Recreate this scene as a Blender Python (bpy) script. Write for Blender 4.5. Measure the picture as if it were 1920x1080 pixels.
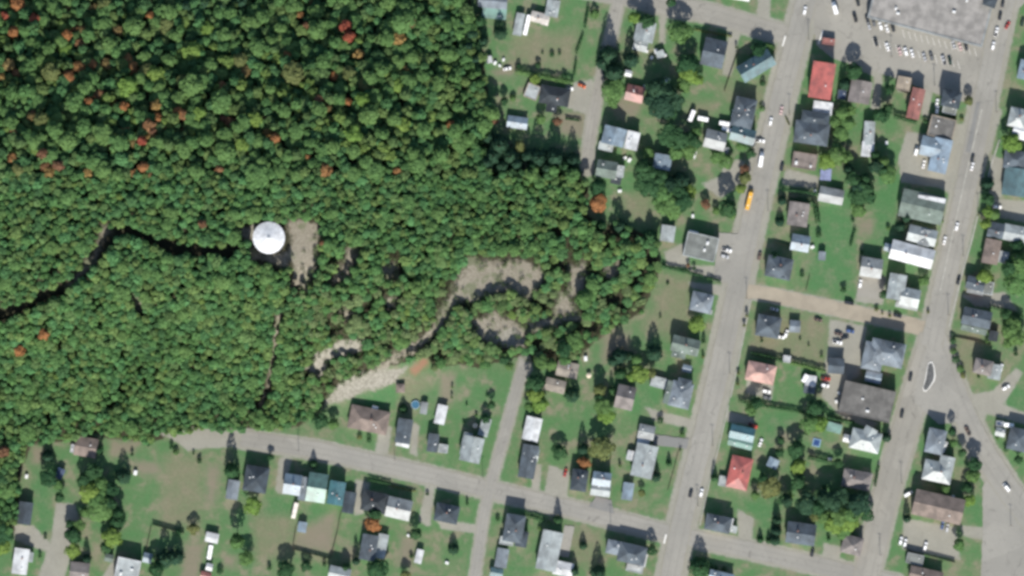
import bpy, math, random
import numpy as np
from mathutils import Vector

for o in list(bpy.data.objects):
    bpy.data.objects.remove(o)

# ------------------------------------------------------------------ camera, sky, sun, exposure
SC = bpy.context.scene
COL = SC.collection
S = 0.3            # metres per map unit
HC = 4000.0        # height of the aerial camera
cam_d = bpy.data.cameras.new('aerial_camera')
cam_d.sensor_width = 36.0
cam_d.lens = 36.0 * HC / (1920 * S)
cam_d.clip_start = 10.0
cam_d.clip_end = 20000.0
cam = bpy.data.objects.new('aerial_camera', cam_d)
cam.location = (0, 0, HC)
COL.objects.link(cam)
SC.camera = cam

SUN_EL = math.radians(36.0)
SUN_AZ = math.radians(-1.5)          # small turn: shadows fall up the map
wd = bpy.data.worlds.new('World')
SC.world = wd
wd.use_nodes = True
nt = wd.node_tree
nt.nodes.clear()
sky = nt.nodes.new('ShaderNodeTexSky')
sky.sky_type = 'NISHITA'
sky.sun_disc = False
sky.sun_elevation = SUN_EL
sky.sun_rotation = math.pi
bg = nt.nodes.new('ShaderNodeBackground')
bg.inputs['Strength'].default_value = 0.085
wo = nt.nodes.new('ShaderNodeOutputWorld')
nt.links.new(sky.outputs[0], bg.inputs[0])
nt.links.new(bg.outputs[0], wo.inputs[0])

sun_d = bpy.data.lights.new('sun', 'SUN')
sun_d.energy = 4.0
sun_d.angle = math.radians(0.55)
sun_d.color = (1.0, 0.955, 0.88)
sun = bpy.data.objects.new('sun', sun_d)
d = Vector((math.sin(SUN_AZ) * math.cos(SUN_EL), math.cos(SUN_AZ) * math.cos(SUN_EL), -math.sin(SUN_EL)))
sun.rotation_euler = d.to_track_quat('-Z', 'Y').to_euler()
sun.location = (0, -600, 600)
COL.objects.link(sun)

SC.render.engine = 'CYCLES'
SC.view_settings.view_transform = 'Standard'
SC.view_settings.look = 'None'
SC.view_settings.gamma = 1.0
SC.view_settings.exposure = 0.98
SC.cycles.pixel_filter_type = 'BLACKMAN_HARRIS'
SC.cycles.filter_width = 3.3
SC.cycles.max_bounces = 5
SC.cycles.diffuse_bounces = 3
SC.cycles.glossy_bounces = 2

random.seed(7)
RNG = np.random.default_rng(11)

# ------------------------------------------------------------------ helpers
def smooth(a, b, x):
    t = np.clip((np.asarray(x, float) - a) / (b - a), 0, 1)
    return t * t * (3 - 2 * t)

def hill(px, py):
    """ground height in metres at a map position: a wooded ridge in the west, the town flat"""
    fx = 1 - smooth(610, 935, px)
    fn = smooth(-90, 350, py)
    fs = 1 - smooth(470, 795, py)
    return 30.0 * fx * fn * fs

def P(px, py, z=None):
    if z is None:
        z = float(hill(px, py))
    k = S * (1 - z / HC)
    return ((px - 960) * k, (540 - py) * k, z)

def lin(c):
    c = c / 255.0
    return c / 12.92 if c <= 0.04045 else ((c + 0.055) / 1.055) ** 2.4

def A(r, g, b, k=0.60):
    return (min(lin(r) * k, .86), min(lin(g) * k, .86), min(lin(b) * k, .86))

def link(o, parent=None):
    COL.objects.link(o)
    if parent is not None:
        o.parent = parent
    return o

def mesh(name, verts, faces, mats=None, smooth_=False):
    me = bpy.data.meshes.new(name)
    me.from_pydata([tuple(v) for v in verts], [], [tuple(f) for f in faces])
    for m in (mats or []):
        me.materials.append(m)
    if smooth_:
        me.polygons.foreach_set('use_smooth', [True] * len(me.polygons))
    me.update()
    return me

def obj(name, me, parent=None, loc=(0, 0, 0), rz=0.0, scale=(1, 1, 1), mat=None):
    o = bpy.data.objects.new(name, me)
    o.location = loc
    o.rotation_euler = (0, 0, rz)
    o.scale = scale
    if mat is not None and me is not None:
        if not me.materials:
            me.materials.append(mat)
        else:
            o.material_slots[0].link = 'OBJECT'
            o.material_slots[0].material = mat
    return link(o, parent)

def tag(o, label, cat, group=None):
    o['label'] = label
    o['category'] = cat
    if group:
        o['group'] = group
    return o

def box(x0, x1, y0, y1, z0, z1):
    v = [(x0, y0, z0), (x1, y0, z0), (x1, y1, z0), (x0, y1, z0), (x0, y0, z1), (x1, y0, z1), (x1, y1, z1), (x0, y1, z1)]
    f = [(3, 2, 1, 0), (4, 5, 6, 7), (0, 1, 5, 4), (1, 2, 6, 5), (2, 3, 7, 6), (3, 0, 4, 7)]
    return v, f

class MB:
    def __init__(self):
        self.v, self.f = [], []
    def add(self, vf):
        n = len(self.v)
        self.v += list(vf[0])
        self.f += [tuple(i + n for i in q) for q in vf[1]]
        return self
    def box(self, *a):
        return self.add(box(*a))
    def mesh(self, name, mats=None, smooth_=False):
        return mesh(name, self.v, self.f, mats, smooth_)

def lathe(profile, n=24, cap=True):
    v, f = [], []
    for r, z in profile:
        for i in range(n):
            t = 2 * math.pi * i / n
            v.append((r * math.cos(t), r * math.sin(t), z))
    for k in range(len(profile) - 1):
        for i in range(n):
            j = (i + 1) % n
            f.append((k * n + i, k * n + j, (k + 1) * n + j, (k + 1) * n + i))
    if cap:
        f.append(tuple(range((len(profile) - 1) * n, len(profile) * n)))
    return v, f

# ------------------------------------------------------------------ materials
def new_mat(name):
    m = bpy.data.materials.new(name)
    m.use_nodes = True
    n = m.node_tree.nodes
    b = n.get('Principled BSDF')
    return m, n, m.node_tree.links, b

def mix(n, l, fac, a, b, mode='MIX'):
    x = n.new('ShaderNodeMix')
    x.data_type = 'RGBA'
    x.blend_type = mode
    for sock, val in ((x.inputs[0], fac), (x.inputs[6], a), (x.inputs[7], b)):
        if isinstance(val, (int, float)):
            sock.default_value = val
        elif isinstance(val, tuple):
            sock.default_value = (*val[:3], 1)
        else:
            l.new(val, sock)
    return x.outputs[2]

def mth(n, l, op, a, b=None, c=None, clamp=False):
    x = n.new('ShaderNodeMath')
    x.operation = op
    x.use_clamp = clamp
    for i, val in enumerate((a, b, c)):
        if val is None:
            continue
        if isinstance(val, (int, float)):
            x.inputs[i].default_value = val
        else:
            l.new(val, x.inputs[i])
    return x.outputs[0]

def noise(n, l, vec, scale, detail=3.0, rough=0.55):
    x = n.new('ShaderNodeTexNoise')
    x.inputs['Scale'].default_value = scale
    x.inputs['Detail'].default_value = detail
    x.inputs['Roughness'].default_value = rough
    if vec is not None:
        l.new(vec, x.inputs['Vector'])
    return x.outputs[0]

def ramp(n, l, val, lo, hi):
    x = n.new('ShaderNodeMapRange')
    x.interpolation_type = 'SMOOTHSTEP'
    x.inputs[1].default_value = lo
    x.inputs[2].default_value = hi
    l.new(val, x.inputs[0])
    return x.outputs[0]

def attr(n, name):
    x = n.new('ShaderNodeAttribute')
    x.attribute_name = name
    return x

_mats = {}
def plain(name, col, rough=0.8, var=0.12, metal=0.0, scale=1.5, spec=0.3):
    key = name
    if key in _mats:
        return _mats[key]
    m, n, l, b = new_mat(name)
    tc = n.new('ShaderNodeTexCoord')
    f = noise(n, l, tc.outputs['Object'], scale, 4)
    dark = tuple(c * (1 - var * 2) for c in col)
    lite = tuple(min(c * (1 + var), .9) for c in col)
    l.new(mix(n, l, ramp(n, l, f, 0.3, 0.7), dark, lite), b.inputs['Base Color'])
    b.inputs['Roughness'].default_value = rough
    b.inputs['Metallic'].default_value = metal
    b.inputs['Specular IOR Level'].default_value = spec
    _mats[key] = m
    return m

def roof_mat(key, col, kind):
    k = f'roof_{key}_{kind}'
    if k in _mats:
        return _mats[k]
    m, n, l, b = new_mat(k)
    tc = n.new('ShaderNodeTexCoord')
    oi = n.new('ShaderNodeObjectInfo')
    v = n.new('ShaderNodeVectorMath')
    v.operation = 'ADD'
    l.new(tc.outputs['Object'], v.inputs[0])
    l.new(oi.outputs['Location'], v.inputs[1])
    big = noise(n, l, v.outputs[0], 0.22, 3)
    fine = noise(n, l, v.outputs[0], 1.6, 4, 0.7)
    gr = sum(col) / 3
    dark = tuple((c * .72 + gr * .28) * 0.68 for c in col)
    lite = tuple(min((c * .86 + gr * .14) * 1.18, .88) for c in col)
    c1 = mix(n, l, ramp(n, l, big, 0.3, 0.72), dark, lite)
    if kind == 'metal':
        sx = n.new('ShaderNodeSeparateXYZ')
        l.new(tc.outputs['Object'], sx.inputs[0])
        w = mth(n, l, 'FRACT', mth(n, l, 'MULTIPLY', sx.outputs[0], 1.25))
        rib = mth(n, l, 'GREATER_THAN', w, 0.86)
        c2 = mix(n, l, mth(n, l, 'MULTIPLY', rib, 0.22), c1, tuple(c * 0.5 for c in col))
        c2 = mix(n, l, mth(n, l, 'MULTIPLY', ramp(n, l, fine, .5, .8), .25), c2, tuple(c * 0.72 for c in col))
        bp = n.new('ShaderNodeBump')
        bp.inputs['Strength'].default_value = 0.4
        bp.inputs['Distance'].default_value = 0.04
        l.new(rib, bp.inputs['Height'])
        l.new(bp.outputs[0], b.inputs['Normal'])
        b.inputs['Roughness'].default_value = 0.45
        b.inputs['Specular IOR Level'].default_value = 0.5
    elif kind == 'tar':
        c2 = mix(n, l, mth(n, l, 'MULTIPLY', ramp(n, l, fine, .35, .75), .5), c1, tuple(c * 0.7 for c in col))
        b.inputs['Roughness'].default_value = 0.95
        b.inputs['Specular IOR Level'].default_value = 0.15
    else:
        sx = n.new('ShaderNodeSeparateXYZ')
        l.new(tc.outputs['Object'], sx.inputs[0])
        w = mth(n, l, 'FRACT', mth(n, l, 'MULTIPLY', sx.outputs[1], 3.2))
        course = mth(n, l, 'GREATER_THAN', w, 0.8)
        c2 = mix(n, l, mth(n, l, 'MULTIPLY', course, 0.25), c1, tuple(c * 0.6 for c in col))
        c2 = mix(n, l, mth(n, l, 'MULTIPLY', ramp(n, l, fine, .45, .75), .45), c2, tuple(c * 0.62 for c in col))
        b.inputs['Roughness'].default_value = 0.93
        b.inputs['Specular IOR Level'].default_value = 0.15
    l.new(c2, b.inputs['Base Color'])
    _mats[k] = m
    return m

def leaf_mat(name, col, col2, use_tint=False):
    m, n, l, b = new_mat(name)
    rnd = attr(n, 'rnd').outputs['Fac']
    if use_tint:
        base = attr(n, 'tint').outputs['Color']
        c = mix(n, l, mth(n, l, 'MULTIPLY', rnd, .55), base, mix(n, l, 1.0, base, (1.55, 1.45, 1.3), 'MULTIPLY'))
    else:
        oi = n.new('ShaderNodeObjectInfo')
        base = mix(n, l, oi.outputs['Random'], col, col2)
        c = mix(n, l, mth(n, l, 'MULTIPLY', rnd, .55), base, mix(n, l, 1.0, base, (1.55, 1.45, 1.3), 'MULTIPLY'))
    c = mix(n, l, mth(n, l, 'MULTIPLY', ramp(n, l, rnd, .35, 0.0), .35), c, mix(n, l, 1.0, c, (.6, .62, .62), 'MULTIPLY'))
    l.new(c, b.inputs['Base Color'])
    b.inputs['Roughness'].default_value = 0.75
    b.inputs['Specular IOR Level'].default_value = 0.12
    tr = n.new('ShaderNodeBsdfTranslucent')
    l.new(mix(n, l, 1.0, c, (1.25, 1.2, .9), 'MULTIPLY'), tr.inputs['Color'])
    ms = n.new('ShaderNodeMixShader')
    ms.inputs[0].default_value = .18
    l.new(b.outputs[0], ms.inputs[1])
    l.new(tr.outputs[0], ms.inputs[2])
    l.new(ms.outputs[0], n['Material Output'].inputs['Surface'])
    return m

GREENS = {
    'g':  ((.066, .140, .048), (.084, .152, .050)),
    'dg': ((.022, .064, .028), (.034, .082, .034)),
    'sp': ((.018, .048, .030), (.026, .062, .034)),
    'y':  ((.100, .180, .042), (.125, .190, .046)),
    'ol': ((.095, .120, .045), (.115, .130, .050)),
    'o':  ((.250, .118, .050), (.215, .105, .048)),
    'r':  ((.220, .060, .042), (.240, .075, .046)),
    'br': ((.130, .070, .045), (.150, .085, .050)),
}
LEAF = {k: leaf_mat('leaf_' + k, *v) for k, v in GREENS.items()}
LEAF_T = leaf_mat('leaf_wood', None, None, True)
BARK = plain('bark', (.10, .075, .055), 0.95)
# ------------------------------------------------------------------ ground sheet with its soils
FOREST = [(-110, -110), (872, -110), (885, 20), (905, 90), (912, 160), (925, 215), (915, 250), (905, 300), (925, 325), (985, 318),
          (1060, 318), (1098, 340), (1105, 365), (1100, 400), (1128, 425), (1160, 415), (1205, 438), (1232, 450), (1238, 500),
          (1222, 545), (1205, 585), (1160, 610), (1110, 645), (1085, 672), (1030, 690), (998, 680), (962, 668), (900, 690), (858, 682),
          (815, 690), (800, 668), (760, 680), (690, 700), (625, 738), (598, 772), (560, 800), (470, 806), (330, 812), (285, 830),
          (200, 822), (178, 812), (128, 828), (60, 834), (40, 880), (30, 1000), (-110, 1000)]
SANDS = [
    [(536, 420), (562, 412), (600, 416), (594, 462), (597, 492), (580, 520), (576, 548), (560, 536), (543, 544), (552, 505), (541, 478), (545, 450)],
    [(452, 425), (480, 418), (480, 448), (458, 452)],
    [(470, 470), (500, 478), (545, 470), (540, 500), (500, 492), (472, 490)],
    [(610, 527), (640, 505), (652, 462), (675, 470), (660, 512), (630, 537)],
    [(712, 500), (745, 492), (748, 525), (722, 522)],
    [(855, 525), (878, 488), (992, 488), (1028, 512), (990, 562), (960, 545), (930, 550), (890, 568), (848, 562)],
    [(885, 602), (930, 582), (988, 620), (982, 652), (900, 642)],
    [(980, 603), (1088, 588), (1092, 602), (1000, 622)],
    [(575, 692), (590, 665), (640, 640), (682, 633), (672, 662), (622, 672), (600, 708)],
    [(604, 758), (638, 720), (680, 698), (765, 688), (742, 716), (690, 732), (640, 752)],
    [(1045, 545), (1075, 560), (1085, 590), (1040, 592)], [(1130, 500), (1165, 488), (1160, 520), (1135, 525)], [(720, 560), (750, 552), (745, 580), (725, 582)], [(640, 580), (668, 588), (650, 606)],
    [(1068, 500), (1100, 490), (1098, 545), (1065, 560)],
    [(250, 556), (266, 562), (264, 588), (250, 580)],
]
SAND_LINES = [([(690, 708), (740, 672), (800, 637), (830, 602), (850, 560)], 18), ([(525, 588), (516, 640), (510, 690), (500, 730), (489, 768)], 8),
              ([(132, 533), (160, 505), (180, 470), (200, 428)], 10)]
TRACKS = [([(-40, 600), (0, 592), (60, 570), (140, 528), (185, 480), (215, 440), (240, 428), (300, 458), (350, 468), (405, 472), (440, 466)], 12.5)]
GRAVELS = [
    [(1475, 316), (1537, 332), (1530, 354), (1466, 346)],
    [(1700, 246), (1790, 262), (1836, 300), (1800, 372), (1760, 352), (1690, 342), (1684, 300)],
    [(1738, 222), (1822, 236), (1802, 272), (1788, 266)],
    [(1060, 158), (1112, 148), (1106, 216), (1062, 202)],
    [(1245, 472), (1292, 452), (1292, 502), (1250, 497)],
    [(1285, 498), (1342, 498), (1342, 522), (1298, 513)],
    [(1288, 528), (1365, 536), (1352, 556), (1298, 540)],
    [(1556, 598), (1625, 612), (1612, 702), (1592, 717), (1543, 702), (1553, 650)],
    [(1545, 698), (1592, 713), (1582, 768), (1646, 794), (1635, 806), (1575, 780), (1540, 742)],
    [(1612, 512), (1662, 520), (1655, 572), (1604, 566)],
    [(1785, 745), (1862, 732), (1905, 690), (1918, 700), (1882, 758), (1960, 790), (1960, 806), (1850, 776), (1838, 806)],
    [(1800, 552), (1885, 548), (1908, 582), (1830, 574)],
    [(1383, 955), (1415, 972), (1406, 1034), (1384, 1030)],
    [(1208, 763), (1305, 788), (1302, 804), (1228, 790)],
    [(815, 972), (905, 985), (905, 1002), (828, 992)],
    [(800, 903), (817, 905), (806, 987), (785, 977)],
    [(712, 795), (736, 800), (727, 852), (702, 852)], [(773, 792), (786, 796), (782, 856), (768, 850)],
    [(666, 898), (694, 905), (682, 962), (664, 967)],
    [(524, 856), (548, 858), (532, 927), (516, 922)],
    [(998, 868), (1016, 872), (1010, 932), (996, 926)], [(1030, 872), (1070, 886), (1062, 934), (1020, 926)],
    [(296, 812), (360, 802), (462, 806), (466, 836), (372, 842), (352, 846), (330, 828)],
    [(105, 943), (140, 945), (152, 985), (118, 1090), (68, 1090), (88, 1035), (26, 1012), (28, 984), (62, 985), (95, 1018)],
    [(206, 1058), (226, 1038), (216, 1090), (188, 1090)],
    [(1236, 22), (1249, 24), (1246, 82), (1236, 80)], [(1366, 58), (1388, 60), (1371, 142), (1354, 140)],
    [(1694, 972), (1792, 988), (1800, 1050), (1692, 1030)], [(1800, 984), (1848, 990), (1842, 1012), (1808, 1006)],
    [(1545, 1018), (1578, 1026), (1570, 1066), (1540, 1060)],
    [(1400, 712), (1450, 722), (1448, 748), (1398, 738)], [(1362, 770), (1415, 784), (1412, 800), (1362, 790)],
    [(1856, 205), (1880, 205), (1858, 285), (1838, 285)], [(1862, 372), (1960, 380), (1960, 425), (1862, 405)],
    [(1858, 290), (1885, 300), (1878, 372), (1855, 372)], [(1585, 115), (1655, 135), (1650, 205), (1632, 205), (1640, 145)],
    [(1680, 132), (1710, 140), (1704, 175), (1682, 172)], [(1730, 150), (1752, 152), (1740, 220), (1728, 215)],
    [(1315, 345), (1352, 330), (1358, 300), (1398, 300), (1392, 345), (1350, 372)], [(1415, 545), (1425, 548), (1420, 560), (1412, 560)],
    [(1340, 10), (1372, 22), (1418, 28), (1425, -30), (1448, -30), (1443, 32), (1485, 44), (1495, -30), (1525, -30), (1490, 84), (1330, 46), (1320, 10)],
    [(988, 672), (1000, 690), (992, 705), (975, 700)],
]
DIRTS = [
    [(346, 1018), (384, 1018), (372, 1090), (338, 1090)], [(392, 872), (414, 872), (402, 948), (386, 942)],
    [(552, 1002), (628, 958), (622, 1038), (552, 1026)], [(650, 1022), (672, 1026), (664, 1052), (640, 1046)],
    [(1040, 210), (1102, 208), (1096, 262), (1052, 250)], [(1160, 188), (1205, 192), (1192, 218), (1146, 206)],
    [(826, 702), (852, 700), (850, 752), (822, 764)], [(1132, 622), (1182, 624), (1180, 662), (1128, 682)],
    [(206, 826), (262, 828), (250, 850), (212, 850)], [(255, 862), (300, 870), (296, 892), (250, 886)],
    [(752, 1005), (780, 1010), (772, 1060), (745, 1060)], [(422, 1040), (446, 1045), (438, 1065), (418, 1062)],
    [(1462, 805), (1488, 812), (1482, 832), (1458, 826)], [(1614, 412), (1640, 414), (1634, 440), (1610, 436)],
    [(60, 836), (85, 838), (80, 868), (58, 868)], [(955, 115), (975, 118), (960, 140), (930, 145), (925, 135)],
]
REDS = [[(766, 694), (798, 668), (804, 682), (778, 706)]]
DRYS = [
    [(312, 856), (380, 858), (374, 990), (302, 986)], [(742, 712), (806, 698), (806, 756), (756, 756)], [(960, 60), (1085, 60), (1075, 128), (960, 120)],
    [(1160, 370), (1215, 360), (1225, 425), (1170, 405)], [(470, 960), (550, 960), (545, 1050), (480, 1045)], [(1420, 590), (1560, 600), (1548, 690), (1400, 660)],
    [(1060, 985), (1130, 995), (1130, 1060), (1070, 1060)], [(1335, 160), (1440, 160), (1430, 200), (1360, 185)], [(1290, 190), (1350, 190), (1330, 225), (1290, 215)],
    [(1250, 520), (1300, 520), (1290, 640), (1200, 620)], [(1790, 620), (1840, 620), (1850, 730), (1800, 700)],
]
LUSHS = [
    [(1545, 350), (1602, 358), (1600, 542), (1518, 552), (1513, 500)], [(1432, 776), (1494, 768), (1484, 832), (1438, 832)], [(1182, 708), (1242, 714), (1242, 764), (1180, 772)],
    [(660, 738), (742, 722), (742, 762), (668, 768)], [(498, 925), (548, 930), (548, 972), (488, 968)], [(62, 870), (92, 872), (94, 1004), (72, 1012)], [(1872, 748), (1960, 690), (1960, 784), (1900, 780)],
    [(1385, 930), (1468, 948), (1442, 1004), (1398, 960)], [(1580, 195), (1650, 205), (1640, 245), (1580, 240)], [(790, 735), (812, 735), (812, 800), (790, 810)], [(575, 945), (615, 950), (610, 985), (570, 985)],
    [(955, 1030), (985, 1035), (975, 1085), (945, 1085)], [(1130, 40), (1190, 40), (1180, 60), (1120, 60)], [(1640, 330), (1690, 330), (1665, 470), (1640, 460)], [(1808, 935), (1842, 940), (1842, 985), (1805, 985)],
]
R_MAIN = [(1528, -60), (1512, 0), (1470, 160), (1441, 280), (1412, 400), (1380, 550), (1345, 710), (1303, 880), (1277, 985), (1254, 1100)]
R_EAST = [(1900, -60), (1884, 0), (1850, 165), (1801, 400), (1765, 560), (1746, 650)]
R_WEST_ARM = [(1750, 630), (1722, 720), (1690, 830), (1658, 940), (1620, 1100)]
R_EAST_ARM = [(1752, 630), (1778, 700), (1800, 762), (1842, 846), (1895, 925), (1985, 1040)]
R_LOWER = [(452, 822), (520, 832), (600, 845), (740, 876), (900, 914), (1080, 956), (1265, 1003), (1400, 1030), (1560, 1066), (1680, 1094)]
R_LANE = [(984, 676), (972, 720), (950, 800), (925, 890), (908, 960), (888, 1100)]
R_NORTH = [(1170, -60), (1160, 0), (1150, 50), (1132, 130), (1115, 200), (1104, 270), (1101, 318)]
R_TOP = [(1060, -30), (1180, -8), (1250, 12), (1330, 24), (1410, 48), (1500, 72)]
R_DIRT = [(1385, 542), (1460, 556), (1560, 577), (1660, 598), (1745, 618)]

def seg_dist(px, py, pts):
    d = np.full(np.shape(px), 1e9)
    for (x0, y0), (x1, y1) in zip(pts[:-1], pts[1:]):
        dx, dy = x1 - x0, y1 - y0
        t = np.clip(((px - x0) * dx + (py - y0) * dy) / (dx * dx + dy * dy + 1e-9), 0, 1)
        d = np.minimum(d, np.hypot(px - x0 - t * dx, py - y0 - t * dy))
    return d

def inside(px, py, poly):
    r = np.zeros(np.shape(px), bool)
    n = len(poly)
    for i in range(n):
        x0, y0 = poly[i]
        x1, y1 = poly[(i + 1) % n]
        if y0 == y1:
            continue
        c = ((y0 > py) != (y1 > py)) & (px < (x1 - x0) * (py - y0) / (y1 - y0) + x0)
        r ^= c
    return r

def poly_sd(px, py, poly):
    d = seg_dist(px, py, list(poly) + [poly[0]])
    return np.where(inside(px, py, poly), -d, d)

fx_ = np.arange(-130, 2052, 4.6)
fy_ = np.arange(-130, 1212, 4.6)
out = np.array([400, 900, 2000, 5000, 12000, 26000], float)
gx = np.concatenate([fx_[0] - out[::-1], fx_, fx_[-1] + out])
gy = np.concatenate([fy_[0] - out[::-1], fy_, fy_[-1] + out])
PX, PY = np.meshgrid(gx, gy)

def paint(polys, soft=4.0, lines=()):
    a = np.zeros(PX.shape)
    for p in polys:
        xs, ys = [q[0] for q in p], [q[1] for q in p]
        i0, i1 = np.searchsorted(gx, min(xs) - 30), np.searchsorted(gx, max(xs) + 30)
        j0, j1 = np.searchsorted(gy, min(ys) - 30), np.searchsorted(gy, max(ys) + 30)
        sl = (slice(j0, j1), slice(i0, i1))
        sd = poly_sd(PX[sl], PY[sl], p)
        a[sl] = np.maximum(a[sl], np.clip(0.5 - sd / (2 * soft), 0, 1))
    for p, w in lines:
        xs, ys = [q[0] for q in p], [q[1] for q in p]
        i0, i1 = np.searchsorted(gx, min(xs) - 50), np.searchsorted(gx, max(xs) + 50)
        j0, j1 = np.searchsorted(gy, min(ys) - 50), np.searchsorted(gy, max(ys) + 50)
        sl = (slice(j0, j1), slice(i0, i1))
        sd = seg_dist(PX[sl], PY[sl], p) - w / 2
        a[sl] = np.maximum(a[sl], np.clip(0.5 - sd / (2 * soft), 0, 1))
    return a

Zg = hill(PX, PY)
Kg = S * (1 - Zg / HC)
gv = np.stack([(PX - 960) * Kg, (540 - PY) * Kg, Zg], -1).reshape(-1, 3)
nxg, nyg = len(gx), len(gy)
ii, jj = np.meshgrid(np.arange(nxg - 1), np.arange(nyg - 1))
q0 = (jj * nxg + ii).ravel()
gf = np.stack([q0, q0 + nxg, q0 + nxg + 1, q0 + 1], -1)

def np_mesh(name, v, f):
    me = bpy.data.meshes.new(name)
    me.vertices.add(len(v))
    me.vertices.foreach_set('co', np.ascontiguousarray(v, np.float32).ravel())
    k = f.shape[1]
    me.loops.add(len(f) * k)
    me.loops.foreach_set('vertex_index', np.ascontiguousarray(f, np.int32).ravel())
    me.polygons.add(len(f))
    me.polygons.foreach_set('loop_start', np.arange(0, len(f) * k, k, dtype=np.int32))
    me.update(calc_edges=True)
    return me

def fattr(me, name, arr, domain='POINT'):
    a = me.attributes.new(name, 'FLOAT', domain)
    a.data.foreach_set('value', np.ascontiguousarray(arr, np.float32).ravel())

g_me = np_mesh('ground', gv, gf)
g_me.polygons.foreach_set('use_smooth', np.ones(len(gf), bool))
grav_lines = [(R_MAIN, 62), (R_EAST, 58), (R_WEST_ARM, 60), (R_EAST_ARM, 60), (R_LOWER, 42), (R_LANE, 26), (R_NORTH, 28), (R_TOP, 44), (R_DIRT, 31)]
fattr(g_me, 'gravel', paint(GRAVELS, 5, grav_lines))
fattr(g_me, 'dirt', paint(DIRTS, 11))
fattr(g_me, 'redsoil', paint(REDS, 9))
fattr(g_me, 'sand', paint(SANDS, 12, SAND_LINES))
fattr(g_me, 'rock', paint([SANDS[9], SANDS[8], [(925, 628), (965, 612), (988, 640), (972, 655), (930, 645)], [(450, 428), (478, 422), (480, 440), (456, 446)]], 8))
fattr(g_me, 'litter_shade', paint([FOREST], 8, TRACKS))  # leaf litter; along the tracks, tree shade is painted in as dark floor
fattr(g_me, 'dry', paint(DRYS, 12))
fattr(g_me, 'lush', paint(LUSHS, 9))

gm, n, l, b = new_mat('ground_soil')
tc = n.new('ShaderNodeTexCoord').outputs['Object']
n1 = noise(n, l, tc, 0.022, 3)
n2 = noise(n, l, tc, 0.11, 4, .6)
n3 = noise(n, l, tc, 0.7, 4, .65)
n4 = noise(n, l, tc, 0.35, 3, .6)
def soil(name, width=.7, amp=.3):
    a = attr(n, name).outputs['Fac']
    return ramp(n, l, mth(n, l, 'ADD', a, mth(n, l, 'ADD', mth(n, l, 'MULTIPLY', mth(n, l, 'SUBTRACT', n4, .5), 0.8), mth(n, l, 'MULTIPLY', mth(n, l, 'SUBTRACT', n2, .5), amp))), .5 - width / 2, .5 + width / 2)
grass = mix(n, l, ramp(n, l, n1, .35, .65), (.088, .154, .070), (.145, .166, .098))
grass = mix(n, l, ramp(n, l, n2, .38, .70), grass, (.070, .154, .062))
grass = mix(n, l, mth(n, l, 'MULTIPLY', ramp(n, l, n2, .50, .32), .9), grass, (.185, .175, .122))
grass = mix(n, l, mth(n, l, 'MULTIPLY', attr(n, 'dry').outputs['Fac'], mth(n, l, 'ADD', .35, mth(n, l, 'MULTIPLY', n4, .7))), grass, (.165, .158, .104))
grass = mix(n, l, mth(n, l, 'MULTIPLY', attr(n, 'lush').outputs['Fac'], mth(n, l, 'MULTIPLY', n4, 1.1)), grass, (.054, .148, .058))
grass = mix(n, l, mth(n, l, 'MULTIPLY', ramp(n, l, n3, .3, .75), .5), grass, mix(n, l, 1.0, grass, (.62, .66, .62), 'MULTIPLY'))
c = mix(n, l, soil('litter_shade', .3), grass, mix(n, l, n3, (.020, .024, .014), (.062, .056, .036)))
c = mix(n, l, mth(n, l, 'MULTIPLY', soil('dirt', 1.0), .85), c, mix(n, l, n3, (.150, .130, .098), (.200, .172, .132)))
c = mix(n, l, soil('redsoil'), c, mix(n, l, n3, (.19, .11, .07), (.25, .15, .10)))
sandc = mix(n, l, ramp(n, l, n3, .3, .7), (.175, .158, .124), (.250, .230, .185))
sandc = mix(n, l, mth(n, l, 'MULTIPLY', ramp(n, l, n2, .50, .62), .7), sandc, (.105, .125, .070))
c = mix(n, l, soil('sand', .6, 1.5), c, sandc)
c = mix(n, l, soil('rock', .6, .8), c, mix(n, l, ramp(n, l, n3, .3, .7), (.17, .162, .13), (.285, .27, .23)))
c = mix(n, l, soil('gravel', .6), c, mix(n, l, ramp(n, l, mth(n, l, 'ADD', mth(n, l, 'MULTIPLY', n3, .5), mth(n, l, 'MULTIPLY', n2, .5)), .3, .7), (.204, .199, .168), (.246, .240, .204)))
l.new(c, b.inputs['Base Color'])
b.inputs['Roughness'].default_value = 1.0
b.inputs['Specular IOR Level'].default_value = 0.05
bp = n.new('ShaderNodeBump')
bp.inputs['Strength'].default_value = .5
bp.inputs['Distance'].default_value = .25
l.new(noise(n, l, tc, 1.3, 4, .7), bp.inputs['Height'])
l.new(bp.outputs[0], b.inputs['Normal'])
g_me.materials.append(gm)
ground = obj('ground', g_me)
ground['kind'] = 'structure'

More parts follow.
